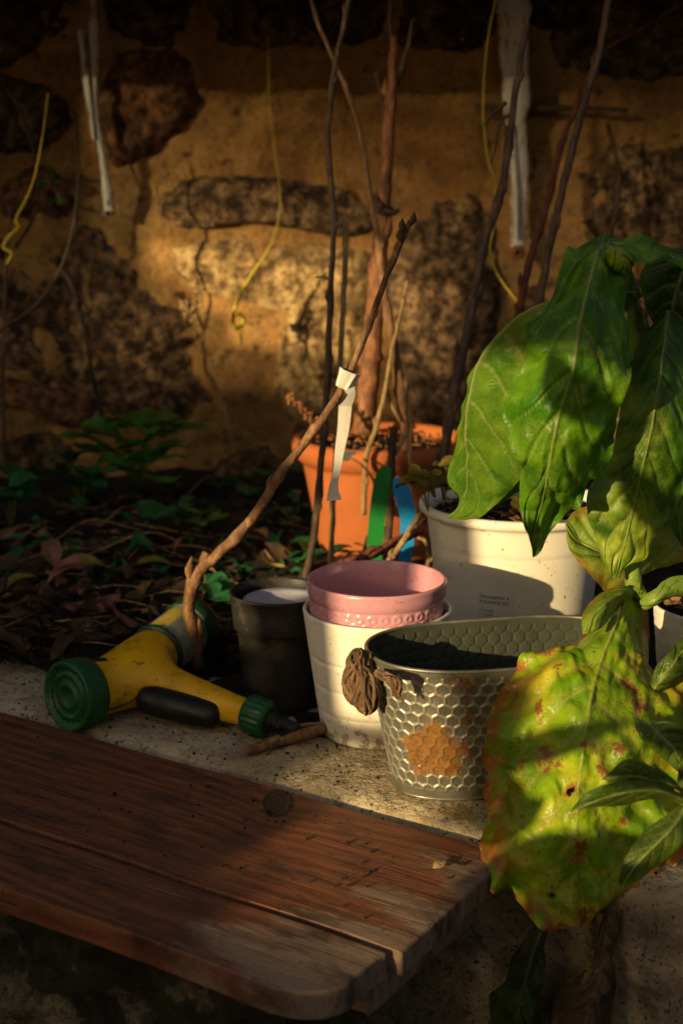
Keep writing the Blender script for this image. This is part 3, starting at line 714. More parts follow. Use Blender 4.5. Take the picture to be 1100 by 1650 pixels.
# ================================================================ GARDEN HOSE NOZZLE
nz = thing('hose_nozzle', 'yellow and green garden hose nozzle lying on the concrete ledge', 'hose nozzle', gr(250, 1150))
HF = at(106, 1123, 1.386); HB = at(168, 1107, 1.425)          # head face and neck
ax = (HB - HF) / np.linalg.norm(HB - HF)
def skin(pts, edges, root, sub=2):
    me = bpy.data.meshes.new('sk'); me.from_pydata([tuple(p[:3]) for p in pts], edges, []); o = bpy.data.objects.new('sk', me); COL.objects.link(o)
    o.modifiers.new('s', 'SKIN'); 
    for i, p in enumerate(pts):
        sv = me.skin_vertices[0].data[i]; sv.radius = (p[3], p[4] if len(p) > 4 else p[3]); sv.use_root = (i == root)
    sb = o.modifiers.new('u', 'SUBSURF'); sb.levels = sub; sb.render_levels = sub
    dg = bpy.context.evaluated_depsgraph_get(); m2 = bpy.data.meshes.new_from_object(o.evaluated_get(dg))
    V = np.array([v.co[:] for v in m2.vertices]); F = [tuple(p.vertices) for p in m2.polygons]
    bpy.data.objects.remove(o); return V, F
J = at(212, 1086, 1.445); C0 = at(238, 1063, 1.478); HE = at(398, 1148, 1.372)
C1 = at(325, 995, 1.585); cax = (C1 - C0)/np.linalg.norm(C1 - C0)
pts = [(*J, .0365), (*(HF + ax*.052), .030), (*(HF + ax*.026), .0335), (*(HF + ax*.020), .0335), (*C0, .034), (*(C0 + cax*.016), .0305), (*(C0 + cax*.022), .0300),
       (*at(270, 1102, 1.427), .0215), (*at(320, 1121, 1.403), .0185), (*at(368, 1140, 1.386), .0172), (*HE, .0145), (*(HE + (.004, -.001, -.001)), .0145)]
V, F = skin(pts, [(0, 1), (1, 2), (2, 3), (0, 4), (4, 5), (5, 6), (0, 7), (7, 8), (8, 9), (9, 10), (10, 11)], 0, 3)
mesh('body', V, F, MT['yellow'], nz)
pts = [(*at(222, 1126, 1.405), .0125), (*at(240, 1127, 1.401), .0168), (*at(292, 1140, 1.3895), .0170), (*at(342, 1152, 1.377), .0155), (*at(356, 1155, 1.375), .0120)]
V, F = skin(pts, [(0, 1), (1, 2), (2, 3), (3, 4)], 2, 3); mesh('grip', V, F, MT['rubber'], nz)
def ribs(cnt, amp, z0, z1):
    return lambda r, z, th: np.where((np.abs(((th*cnt/(2*math.pi)) % 1) - .5) < .13), -amp, 0.0) * (1.0 if z0 < z < z1 and r > .01 else 0.0)
V, F = lathe_vf([(.0005, .004), (.010, .004), (.011, .0015), (.013, .0015), (.014, .004), (.021, .004), (.022, .002), (.0235, .002), (.0245, .0045), (.0305, .005), (.032, .0015), (.0352, .0), (.0372, .002), (.0378, .006), (.0375, .024), (.0365, .0285), (.033, .0295), (.0005, .0295)],
                120, HF, ax, ribs(36, .0007, .004, .026)); mesh('spray_head', V, F, MT['green'], nz)
V, F = tube_vf([at(158, 1150, 1.392), at(185, 1141, 1.397), at(208, 1132, 1.401), at(222, 1122, 1.402)], [.0007, .0008, .0007], 6, .2, 1, 20); mesh('mould_seam', V, F, MT['rubber'], nz)
# face holes
mb = MB(); u1 = np.cross(ax, (0, 0, 1)); u1 /= np.linalg.norm(u1); u2 = np.cross(ax, u1)
for rr, cnt in ((.0175, 12), (.0275, 20), (.006, 5)):
    for k in range(cnt):
        a = 6.283*k/cnt; mb.add(*lathe_vf([(.0002, -.0004), (.0009, -.0004), (.0012, .001), (.0002, .001)], 6, HF + ax*.0038 + u1*rr*math.cos(a) + u2*rr*math.sin(a), ax))
mb.build('spray_holes', MT['rubber'], nz)
V, F = lathe_vf([(.0005, 0), (.0312, 0), (.0326, .002), (.0326, .004), (.0312, .0055)], 64, C0 + cax*.018, cax); mesh('collar_ring', V, F, MT['dkgreen'], nz)
n = NT('faded_label'); p = n.pos()
dv = n.nd('ShaderNodeVectorMath', {0: n.nd('ShaderNodeVectorMath', {0: p, 1: tuple(C0)}, operation='SUBTRACT').outputs[0], 1: tuple(np.cross(cax, (-.5, -.4, .8)))}, operation='DOT_PRODUCT').outputs['Value']
c = n.ramp(n.nd('ShaderNodeMapRange', {'Value': dv, 'From Min': -.035, 'From Max': .035}).outputs[0], [(.0, (.52, .33, .03)), (.30, (.52, .36, .06)), (.36, (.10, .17, .17)), (.46, (.14, .20, .19)), (.50, (.50, .33, .04)), (.72, (.46, .33, .07)), (.76, (.14, .18, .14))], 'LINEAR')
c = n.mix(n.ramp(n.noise(n.map(p, (40, 40, 160)), 1.0, 5, .7), [(.5, 0.0), (.66, .7)]), c, (.42, .38, .2)); c = n.mix(n.ramp(n.noise(p, 90, 4), [(.55, 0.0), (.7, .7)]), c, (.07, .06, .03))
LM = n.set(c, .5, n.noise(p, 120), .15, .002)
V, F = lathe_vf([(.0005, 0), (.0295, 0), (.0303, .001), (.0303, .056), (.0295, .058), (.0005, .058)], 64, C0 + cax*.022, cax); tag(mesh('label_sleeve', V, F, LM, nz), 'faded yellow sleeve with blue grey stripes')
V, F = lathe_vf([(.0005, 0), (.032, 0), (.0335, .002), (.0335, .020), (.030, .026), (.0005, .027)], 72, C0 + cax*.080, cax, ribs(24, .001, .002, .02)); mesh('rear_cap', V, F, MT['dkgreen'], nz)
hx = (HE - at(340, 1128, 1.392)); hx /= np.linalg.norm(hx)
V, F = lathe_vf([(.0005, 0), (.0175, 0), (.0195, .002), (.0205, .006), (.0205, .022), (.019, .025), (.013, .0265), (.0005, .0265)], 90, HE + hx*.0, hx, ribs(18, .0013, .003, .024)); mesh('hose_collar', V, F, MT['green'], nz)
V, F = lathe_vf([(.0005, 0), (.011, 0), (.012, .004), (.0105, .005), (.0105, .008), (.009, .009), (.009, .013), (.010, .014), (.010, .017), (.0075, .018), (.007, .032), (.0055, .034), (.0005, .034)], 40, HE + hx*.026, hx); mesh('hose_connector', V, F, MT['rubber'], nz)
V, F = skin([(*at(150, 1064, 1.424), .004, .003), (*at(163, 1066, 1.424), .0065, .004), (*at(176, 1068, 1.428), .004, .003)], [(0, 1), (1, 2)], 1, 2); mesh('flow_button', V, F, MT['rubber'], nz)

# ================================================================ STICKS AND TWIGS
def pts3(px, d0, d1):
    m_ = len(px); L = np.r_[0, np.cumsum([math.hypot(px[i+1][0]-px[i][0], px[i+1][1]-px[i][1]) for i in range(m_-1)])]; L /= L[-1]
    return np.array([at(a, b, d0 + (d1 - d0)*l) for (a, b), l in zip(px, L)])
def twig(name, label, cat, px, d0, d1, rad, mat, seed=0, buds=0, group=None, spurs=(), smat=None):
    P_ = pts3(px, d0, d1); base = P_[-1] if P_[-1][2] < P_[0][2] else P_[0]
    o = thing(name, label, cat, base, group)
    n_ = 70; Q = cr(P_, n_); r_ = np.random.default_rng(seed)
    rr = np.interp(np.linspace(0, 1, n_), np.linspace(0, 1, len(rad)), rad)
    for k in range(buds):
        i = int((k + .3 + .4*r_.random())/max(1, buds)*n_); i = min(n_-2, max(1, i)); rr[i] *= 1.28; rr[i-1] *= 1.12; rr[i+1] *= 1.1
    Q = Q + np.array([[ns((i*.35, seed, 0))*.0012, 0, ns((i*.35, seed, 5))*.0012] for i in range(n_)])
    V, F = tube_vf(Q, rr, 9, .12, seed, n_); mesh('stalk', V, F, mat, o)
    for k in range(buds):
        i = min(n_-2, int((k + .5)/buds*n_)); sgn = 1 if k % 2 else -1
        T = Q[i] - Q[min(n_-1, i+1)]; T /= np.linalg.norm(T); T = T if T[2] > 0 else -T
        dr = np.array((sgn*.8, -.3, .35)) + T; dr /= np.linalg.norm(dr); r0 = rr[i]
        V, F = tube_vf([Q[i] + dr*r0*.5, Q[i] + dr*r0*1.7, Q[i] + (dr*.7 + T*.6)*r0*2.9], [r0*.6, r0*.55, r0*.1], 6, 0, 0, 7); mesh('bud', V, F, mat, o)
    for sp_ in spurs:
        pp = pts3(sp_[0], sp_[1], sp_[1]); V, F = tube_vf(pp, sp_[2], 6, .15, seed + 3); mesh('side_twig', V, F, smat or mat, o)
    return o
sap = twig('sapling', 'thick orange brown bare sapling stem rising from the terracotta pot', 'sapling', [(633, 60), (631, 130), (626, 200), (620, 290), (616, 345), (609, 430), (602, 520), (594, 610), (584, 700)], 2.13, 2.09,
     [.0050, .0075, .0095, .0108, .0118, .0130, .0146, .0160, .0168], MT['pole'], 1, 3,
     spurs=[([(624, 225), (617, 165), (605, 116)], 2.125, [.0045, .004, .002]), ([(630, 150), (648, 105), (658, 72), (664, 30)], 2.13, [.006, .005, .004, .002]), ([(632, 80), (628, 30), (630, -20)], 2.13, [.0045, .0035, .003]), ([(617, 340), (634, 342), (643, 338)], 2.1, [.007, .005, .003]), ([(614, 335), (603, 316)], 2.1, [.006, .003])], smat=MT['bark'])
V, F = lathe_vf([(.0005, -.006), (.0125, -.006), (.0150, -.002), (.0155, .003), (.0125, .007), (.0005, .007)], 20, at(617, 340, 2.115), (at(620, 290, 2.12) - at(612, 400, 2.11)), lambda r, z, th: .0012*np.sin(th*3 + 1)); mesh('node_ring', V, F, MT['bark'], sap)
twig('twig', 'tall dark budded twig left of the sapling stem', 'twig', [(566, -20), (546, 75), (536, 130), (531, 180), (528, 220), (532, 290), (538, 340), (536, 400), (533, 460), (530, 540), (527, 620), (521, 700), (516, 760), (510, 830), (503, 880), (491, 935), (483, 985)], 1.9, 1.72,
     [.003, .0034, .0037, .0042, .0045, .005], MT['bark'], 2, 9, spurs=[([(533, 452), (520, 446), (508, 447)], 1.83, [.0022, .0016, .0012])])
twig('twig', 'thin twig crossing the sapling stem from the top edge', 'twig', [(498, -10), (510, 30), (530, 80), (552, 130), (572, 185), (585, 240), (593, 300), (606, 370), (613, 430), (622, 490), (632, 545), (642, 610), (650, 665), (656, 712), (648, 755), (638, 800)], 2.0, 1.95,
     [.0025, .003, .0032, .0036, .0045, .0055, .0075, .008, .006], MT['barkb'], 3, 7)
twig('cane', 'straight thin garden cane in front of the terracotta pot', 'cane', [(557, 355), (555, 450), (549, 560), (543, 700), (537, 800), (532, 915), (528, 985)], 1.85, 1.76, [.0036, .0036, .004], MT['cane'], 4, 0)
tb = twig('branch', 'bent brown branch carrying a white tag, leaning over the soil', 'branch', [(660, 356), (648, 385), (625, 440), (606, 490), (578, 565), (550, 628), (515, 680), (480, 727), (450, 766), (425, 808), (400, 843), (370, 875), (345, 900), (327, 912), (313, 938), (304, 972), (310, 1010), (316, 1045), (318, 1075)], 1.42, 1.52,
     [.0026, .0029, .0033, .0038, .0043, .0048, .0052, .0054, .0060, .0068, .0076, .0074], MT['barkb'], 5, 8, spurs=[([(332, 915), (329, 902), (334, 890)], 1.505, [.0075, .006, .005])])
for k, (a, b) in enumerate(((652, 372), (660, 362), (648, 388))):
    q = at(a, b, 1.418); V, F = tube_vf([q, q + np.array((.003*(1 if k % 2 else -1), 0, .005)), q + np.array((.004*(1 if k % 2 else -.6), -.001, .012))], [.0028, .0036, .0006], 7, .3, k, 8); mesh('tip_bud', V, F, MT['bark'], tb)
# white tape tag tied on the branch
def ribbon_vf(px, d0, wpx, th=.0006, tilt=0.0, n_=40):
    P_ = cr(np.array([(*at(a, b, d0 + (c[0] if c else 0)), w_) for (a, b, *c), w_ in zip(px, wpx)]), n_)
    T = np.gradient(P_[:, :3], axis=0); T /= np.linalg.norm(T, axis=1)[:, None]; V = []
    for i in range(n_):
        s_ = np.cross(T[i], (0, 1, 0)); s_ /= np.linalg.norm(s_); w_ = P_[i, 3]*d0/FPX/2
        s2 = s_*math.cos(tilt) + np.array((0, 1, 0))*math.sin(tilt); nn = np.cross(s2, T[i])
        for a, b in ((-1, 0), (-.3, .06), (.3, .06), (1, 0), (1, -.25), (-1, -.25)):
            V.append(P_[i, :3] + s2*a*w_ + nn*th*(b*2.2))
    return np.array(V), grid_faces(n_, 6, True) + [(0, 1, 2, 3, 4, 5), tuple((n_-1)*6 + k for k in (5, 4, 3, 2, 1, 0))]
tw = thing('plant_tag', 'white tape tag looped around the bent branch', 'plant tag', at(540, 800, 1.40))
V, F = ribbon_vf([(556, 655), (553, 690), (547, 725), (542, 760), (537, 785), (538, 806)], 1.435, [22, 20, 16, 12, 16, 26], .0006, .25); mesh('strip', V, F, MT['tagw'], tw, smooth=False)
bd = at(578, 565, 1.44) - at(550, 628, 1.44); bd /= np.linalg.norm(bd)
V, F = lathe_vf([(.0064, -.0095), (.0070, -.009), (.0084, 0), (.0104, .0095), (.0099, .0095), (.0079, 0), (.0063, -.009)], 14, at(558, 612, 1.444), bd, lambda r, z, th: .0016*np.sin(th*2 + .8)*np.sign(r) + .0012*np.sin(th*5), close=False); mesh('loop', V, F, MT['tagw'], tw, smooth=False)
V, F = ribbon_vf([(563, 626), (566, 636), (560, 650), (552, 660)], 1.436, [20, 14, 18, 22], .0006, .5); mesh('fold', V, F, MT['tagw'], tw, smooth=False)
# cluster of stalks beside the terracotta pot
twig('stalk', 'olive stalk slanting up behind the green tape', 'stalk', [(656, 452), (645, 505), (632, 560), (624, 610), (617, 645), (605, 690), (592, 728), (588, 760), (585, 830)], 1.97, 1.90, [.0016, .0026, .0034, .0038, .004], MT['cane'], 6, 4,
     spurs=[([(622, 625), (632, 655), (645, 680)], 1.945, [.003, .0025, .0022])])
twig('stalk', 'greyish cut stalk between green and blue tapes', 'stalk', [(634, 688), (631, 730), (630, 780), (627, 840), (622, 905)], 1.86, 1.84, [.0055, .005, .0052, .006], MT['bark'], 7, 3)
twig('stalk', 'thin wiry stalk hanging in front of the blue tape', 'stalk', [(658, 648), (662, 690), (660, 735), (662, 790), (657, 850)], 1.84, 1.82, [.0022, .0026, .0028], MT['cane'], 8, 4)
twig('stalk', 'yellow green stalk curving behind the green tape', 'stalk', [(652, 700), (640, 725), (622, 750), (611, 780), (606, 815)], 1.92, 1.88, [.003, .0032, .0034], MT['cane'], 9, 2)
twig('stalk', 'curved orange twig arching against the terracotta pot', 'stalk', [(560, 735), (585, 752), (603, 778), (607, 808), (598, 850), (588, 880), (585, 905)], 1.89, 1.88, [.0015, .0024, .0026, .003], MT['dry'], 10, 2)
twig('twig', 'dark red twig lying across behind the pink pot', 'twig', [(700, 843), (660, 862), (610, 888), (570, 903), (520, 922)], 1.74, 1.72, [.0062, .006, .0065, .007], MT['barkred'], 11, 4)
twig('twig', 'short pale twig leaning on the large white pot', 'twig', [(682, 818), (665, 845), (645, 878), (618, 915)], 1.69, 1.66, [.003, .0035, .004], MT['straw'], 12, 3)
twig('twig', 'crooked dead twig under the large white pot rim', 'twig', [(672, 866), (685, 872), (689, 890), (686, 925)], 1.72, 1.72, [.002, .003, .0035], MT['straw'], 13, 2)
for nm, lab, m_, px, wd, dd in (('green_tape', 'green tape tag hanging among the stalks by terracotta pot', 'tagg', [(622, 752), (616, 775), (609, 820), (604, 870), (602, 915)], [18, 28, 28, 27, 26], 1.80),
                                ('blue_tape', 'blue tape tag hanging among the stalks by terracotta pot', 'tagb', [(638, 770), (646, 790), (657, 830), (655, 870), (650, 915)], [14, 27, 28, 25, 23], 1.79)):
    V, F = ribbon_vf(px, dd, wd, .0006, .2); o = mesh(nm, V, F, MT[m_], smooth=False); tag(o, lab, 'plant tag')
twig('branch', 'dark knobbly branch left of the white strap', 'branch', [(853, 10), (840, 80), (828, 160), (818, 240), (805, 315), (782, 385), (766, 460), (752, 535), (740, 590), (726, 660), (712, 752), (706, 800)], 1.9, 1.72, [.0035, .0042, .005, .0055, .006, .0062, .0066], MT['bark'], 14, 9,
     spurs=[([(824, 185), (806, 190), (790, 178)], 1.86, [.003, .0022, .0012]), ([(815, 165), (800, 178), (778, 202)], 1.86, [.0028, .002, .0012]), ([(806, 195), (797, 240), (790, 265)], 1.86, [.002, .0015, .001])])
twig('branch', 'red brown branch beside the tall grey pole', 'branch', [(950, 120), (928, 170), (915, 200), (900, 245), (886, 310), (868, 370), (850, 430), (836, 500)], 2.05, 2.0, [.0026, .004, .0048, .0052, .0056], MT['barkred'], 15, 5)
twig('pole', 'long smooth dark pole leaning behind the leaves', 'pole', [(983, -20), (965, 80), (945, 150), (926, 220), (909, 290), (893, 360), (880, 420), (866, 500)], 1.9, 1.85, [.0045, .005, .0052, .0055], MT['bark'], 16, 2)
twig('twig', 'small crooked twig on the wall above the leaves', 'twig', [(978, 198), (988, 240), (996, 290), (992, 335), (980, 388)], 2.5, 2.48, [.0035, .004, .0045], MT['bark'], 17, 4)
twig('stem', 'dark curved stem on the wall at the left', 'stem', [(122, 200), (127, 270), (124, 330), (112, 395), (92, 445), (55, 495), (-10, 540)], 2.4, 2.3, [.0022, .003, .0034], MT['barkdk'], 18, 2)
twig('stem', 'black stem slanting down into the green weed', 'stem', [(100, 430), (122, 475), (138, 540), (150, 610), (172, 700)], 2.4, 2.35, [.003, .0034, .004], MT['barkdk'], 19, 2)
twig('stem', 'brown stem near the yellow string', 'stem', [(18, 150), (40, 195), (55, 240), (63, 300), (52, 355), (25, 400)], 2.45, 2.4, [.0022, .003, .003], MT['barkdk'], 20, 2)
twig('stem', 'thin stem against the wall at the left edge', 'stem', [(18, 330), (10, 450), (5, 600), (8, 720)], 2.45, 2.4, [.003, .003, .003], MT['bark'], 21, 1)
for lab, px, d_, rad in (('yellow tendril hanging beside the white strap', [(800, -10), (786, 60), (779, 130), (778, 195), (786, 260), (797, 300), (795, 360), (788, 405), (802, 445), (835, 490)], 2.2, [.0016, .0016]),
                         ('yellow string twisted at the left edge', [(78, 150), (70, 215), (58, 280), (44, 320), (28, 352), (32, 366), (18, 380), (8, 398), (22, 408), (14, 425)], 2.4, [.0007, .0009, .0013, .0026, .0030]),
                         ('yellow wire ending in a small loop on the wall', [(432, 60), (434, 160), (441, 230), (450, 300), (450, 345), (436, 395), (404, 445), (385, 480), (376, 510), (379, 526), (390, 524), (392, 510), (383, 505), (375, 514), (380, 527), (388, 532), (387, 555)], 2.45, [.0008, .0008, .0010, .0014, .0036, .0036])):
    P_ = pts3(px, d_, d_); P_[:, 1] -= np.linspace(0, .012, len(P_)); V, F = tube_vf(P_, rad, 7, 0, 0, 120); tag(mesh('yellow_string', V, F, MT['string' if d_ < 2.3 else 'stringb']), lab, 'string')
twig('twig', 'thin red wiry twig crossing the top right corner', 'twig', [(1098, 5), (1060, 30), (1015, 55), (975, 80)], 2.2, 2.2, [.0012, .0013, .0014], MT['barkred'], 30, 0)
# hanging straps on the wall
def strap_vf(left, right, d_, th=.004, n_=60):
    Lp = cr([at(a, b, d_) for a, b in left], n_); Rp = cr([at(a, b, d_) for a, b in right], n_); V = []; ed = []
    us = (0, .12, .35, .5, .65, .88, 1)
    for i in range(n_):
        jag = .0012*ns((i*.8, d_*9, 1)); jag2 = .0012*ns((i*.8, d_*9, 7))
        for u in us:
            p = Lp[i]*(1-u) + Rp[i]*u; p = p + np.array((jag*(1-u) + jag2*u, -.006*math.sin(math.pi*u) + .002*math.sin(u*17 + i*.05), 0)); V.append(p); ed.append(abs(2*u-1))
        for u in us[::-1]:
            p = Lp[i]*(1-u) + Rp[i]*u; p = p + np.array((jag*(1-u) + jag2*u, th - .006*math.sin(math.pi*u) + .002*math.sin(u*17 + i*.05), 0)); V.append(p); ed.append(abs(2*u-1))
    m_ = 14; e0 = max(ed)
    return np.array(V), grid_faces(n_, m_, True) + [tuple(range(m_)), tuple((n_-1)*m_ + k for k in range(m_))[::-1]], ed
st = thing('wall_strap', 'wide white peeling strap hanging on the wall with rusty edges', 'strap', at(833, 408, 2.52))
V, F, ed = strap_vf([(797, -20), (803, 80), (808, 150), (813, 205), (818, 250), (820, 300), (821, 350), (822, 402)], [(852, -20), (853, 100), (854, 168), (848, 192), (852, 260), (848, 330), (846, 370), (845, 402)], 2.53); mesh('strip', V, F, MT['strap'], st, attrs={'edge': ed})
V, F, ed = strap_vf([(812, 210), (819, 260), (824, 320), (827, 385)], [(828, 200), (832, 260), (836, 320), (836, 385)], 2.518, .003, 40); mesh('peeling_layer', V, F, MT['strap'], st, attrs={'edge': ed})
V, F = lathe_vf([(.0045, -.004), (.010, -.004), (.0135, 0), (.010, .005), (.0045, .005), (.004, 0)], 24, at(833, 407, 2.525), (0, 1, .05), close=False); mesh('nail_eye', V, F, MT['dry'], st)
V, F = lathe_vf([(.0003, -.003), (.004, -.003), (.0045, .003), (.0003, .05)], 12, at(833, 407, 2.53), (0, 1, 0)); mesh('nail', V, F, MT['rubber'], st)
st = thing('wall_strap', 'narrow white splintered strap hanging on the wall at left', 'strap', at(173, 345, 2.52))
V, F, ed = strap_vf([(147, -20), (143, 60), (147, 140), (153, 210), (159, 250), (164, 300), (164, 348)], [(160, -20), (159, 90), (160, 180), (168, 230), (174, 270), (181, 310), (184, 348)], 2.53); mesh('strip', V, F, MT['strap'], st, attrs={'edge': ed})
V, F, ed = strap_vf([(124, 48), (130, 100), (136, 150), (148, 225)], [(136, 47), (143, 110), (150, 160), (156, 225)], 2.522, .003, 30); mesh('splinter', V, F, MT['strap'], st, attrs={'edge': ed})
V, F = lathe_vf([(.0003, -.003), (.004, -.003), (.0045, .003), (.0003, .05)], 12, at(174, 344, 2.522), (0, 1, 0)); mesh('nail', V, F, MT['rubber'], st)
P_ = pts3([(765, 172), (850, 176), (930, 174), (1010, 178)], 2.555, 2.555); V, F = tube_vf(P_, [.004, .006, .0055, .004], 8, .2, 3); tag(mesh('iron_rod', V, F, MT['bark']), 'thin dark iron rod fixed level on the wall behind wide strap', 'rod')

# ================================================================ LEAVES
def poly(P_, n_):
    P_ = np.asarray(P_, float)
    return cr(P_, n_) if len(P_) > 2 else np.linspace(P_[0], P_[-1], n_)
def leaf_vf(mid, left, right, dl, dr, nu=44, nv=100, veins=7, cup=.10, wave=.003, pucker=.0022, seed=0, rib=.0016, curl=0.0, holes=(), px=True, jagg=1.0):
    M = poly([at(*m_) if px else m_ for m_ in mid], nv); v = np.linspace(0, 1, nv)
    if px:
        L2 = poly(left, nv); R2 = poly(right, nv)
        dlv = np.interp(v, np.linspace(0, 1, len(dl)), dl); drv = np.interp(v, np.linspace(0, 1, len(dr)), dr)
        L = np.array([at(L2[i, 0], L2[i, 1], M[i, 1] + dlv[i]) for i in range(nv)]); R_ = np.array([at(R2[i, 0], R2[i, 1], M[i, 1] + drv[i]) for i in range(nv)])
    else: L, R_ = poly(left, nv), poly(right, nv)
    us = np.linspace(-1, 1, 2*nu + 1); Tm = np.gradient(M, axis=0)
    W = np.linalg.norm(R_ - L, axis=1)
    N = np.cross(Tm, R_ - L); N /= np.linalg.norm(N, axis=1)[:, None] + 1e-9
    N[N[:, 1] > 0] *= -1 if px else 1
    for _ in range(6): N[1:-1] = (N[:-2] + N[1:-1]*2 + N[2:])/4
    N /= np.linalg.norm(N, axis=1)[:, None] + 1e-9
    U, VV = np.meshgrid(us, v); au = np.abs(U)
    E_ = np.where(U[..., None] < 0, L[:, None, :], R_[:, None, :])
    jag = np.array([[1 + (.016*ns((v[i]*60, sg, seed)) + .03*ns((v[i]*17, sg, seed)))*jagg for sg in (3.1, 8.7)] for i in range(nv)])
    au2 = au*np.where(U < 0, jag[:, :1], jag[:, 1:])
    P_ = M[:, None, :]*(1 - au2[..., None]) + E_*au2[..., None]
    # lateral veins
    vd = np.full(U.shape, 9.0); r_ = np.random.default_rng(seed)
    asp = np.linalg.norm(np.diff(M, axis=0), axis=1).sum() / (W.max()/2 + 1e-9)
    for sgn in (-1, 1):
        for k in range(veins):
            v0 = (k + .15 + .25*r_.random() + (.22 if sgn > 0 else 0))/(veins + .4)
            vc = v0 + .16*au**1.0 + .05*au**2.2 + .008*np.sin(au*9 + k)
            dd = np.abs(VV - vc)*asp*.8; dd = np.where(U*sgn >= 0, dd, 9); vd = np.minimum(vd, dd)
    wv = .020*(1 - .55*au) + .006
    vein = np.exp(-(vd/wv)**2)*np.clip(1.15 - au, 0, 1)
    mr = np.exp(-(au*W[:, None]/(.0032*(1.25 - VV)))**2); vein = np.clip(np.maximum(vein*.95, mr), 0, 1)
    pk = np.clip(vd/.16, 0, 1); pk = pk*pk*(3 - 2*pk)
    disp = pucker*pk*np.clip(au*5, 0, 1)*(1 - au**6) + rib*mr - .0006*np.exp(-(vd/wv)**2)*(1 - au)
    disp = disp + cup*W[:, None]*au*(1 - au)
    for i in range(nv):
        for j in (range(2*nu + 1)):
            p = P_[i, j]; disp[i, j] += wave*au[i, j]**2.0*ns((p[0]*42, p[1]*42 + seed, p[2]*42))*2.4 + wave*1.1*ns((p[0]*17, seed*3.3, p[2]*17)) + pucker*1.1*ns((p[0]*75, seed, p[2]*75)) + pucker*.4*ns((p[0]*170, seed, p[2]*170))
    P_ = P_ + N[:, None, :]*disp[..., None]
    if curl: P_ = P_ + np.array((0, 1, 0))*(curl*au**4)[..., None]
    F = grid_faces(nv, 2*nu + 1)
    if len(holes):
        nc = 2*nu + 1; keep = []
        uu, vv_ = U.ravel(), VV.ravel()
        for f in F:
            a, b = uu[f[0]], vv_[f[0]]
            if not any(((a - h[0])/h[2])**2 + ((b - h[1])/h[3])**2 < 1 + .7*ns((a*14, b*22, seed)) for h in holes): keep.append(f)
        F = keep
    ed = np.maximum(au, np.clip((VV - .93)/.07, 0, 1)).ravel()
    for h in holes: ed = np.maximum(ed, np.clip(1.6 - .6*np.sqrt(((U.ravel() - h[0])/h[2])**2 + ((VV.ravel() - h[1])/h[3])**2), 0, 1))
    return P_.reshape(-1, 3), F, {'vein': vein.ravel(), 'edge': ed}
def leaf(parent, mat, *a, label=None, name='leaf', **k):
    V, F, at_ = leaf_vf(*a, **k); o = mesh(name, V, F, MT[mat], parent, attrs=at_)
    if label: o['label'] = label
    return o
ROOT = np.array((.243, 1.283, .012))
plant = thing('broad_leaf_plant', 'tall plant with drooping broad green leaves and one yellowing leaf', 'plant', ROOT)
V, F = tube_vf([ROOT, at(1000, 1075, 1.27), at(1014, 1010, 1.25), at(1020, 960, 1.235), at(1017, 900, 1.235), at(1012, 800, 1.245), at(1018, 650, 1.26), at(1022, 520, 1.27), at(1005, 430, 1.24), at(975, 395, 1.205)], [.009, .0085, .008, .0078, .0075, .007, .007, .0055, .004], 12, .05, 1, 70)
mesh('stem', V, F, MT['stem'], plant, attrs={'vein': np.zeros(len(V)), 'edge': np.zeros(len(V))})
# big front leaf
leaf(plant, 'leaf_a', [(966, 393, 1.205), (955, 430, 1.165), (940, 490, 1.13), (930, 545, 1.115), (922, 600, 1.115), (903, 660, 1.12), (888, 720, 1.13), (875, 790, 1.15), (862, 850, 1.165), (857, 898, 1.17)],
     [(960, 390), (930, 395), (908, 412), (888, 478), (850, 520), (846, 580), (822, 625), (809, 655), (816, 690), (832, 725), (838, 752), (836, 809), (848, 855), (857, 898)],
     [(970, 392), (992, 420), (1003, 470), (1013, 530), (1018, 575), (1012, 620), (997, 664), (987, 720), (975, 748), (948, 788), (924, 820), (898, 847), (878, 872), (857, 898)],
     [.01, .05, .05, .03, .03, .01, 0], [.01, .04, .035, .02, .03, .015, 0], veins=7, cup=.10, wave=.010, pucker=.0038, jagg=1.6, seed=1, label='large front green leaf with yellow patches')
# leaf behind it on the left, folded along its pale midrib
leaf(plant, 'leaf_b', [(985, 440, 1.25), (900, 478, 1.25), (840, 508, 1.255), (790, 555, 1.27), (764, 605, 1.285), (753, 660, 1.30), (751, 715, 1.32), (752, 765, 1.345), (745, 810, 1.37), (722, 836, 1.39)],
     [(985, 440), (900, 476), (836, 508), (785, 555), (758, 605), (745, 665), (724, 735), (717, 768), (735, 795), (735, 825), (722, 836)],
     [(985, 442), (950, 520), (930, 600), (900, 650), (880, 700), (860, 745), (835, 775), (805, 806), (775, 832), (745, 838), (722, 836)],
     [.01, .02, .03, .04, .03, 0], [.0, -.02, -.035, -.03, -.015, 0], veins=8, cup=-.05, wave=.004, pucker=.0018, seed=2, rib=.0025, label='folded leaf showing its pale midrib')
leaf(plant, 'leaf_a', [(1000, 470, 1.27), (900, 560, 1.30), (850, 660, 1.33), (820, 740, 1.36), (803, 810, 1.38)], [(990, 460), (860, 520), (790, 620), (785, 730), (800, 812)], [(1000, 480), (930, 620), (890, 720), (850, 780), (806, 812)],
     [.02, .03, .0], [.02, .03, 0], veins=6, seed=12, label='bright leaf tucked behind the folded one')
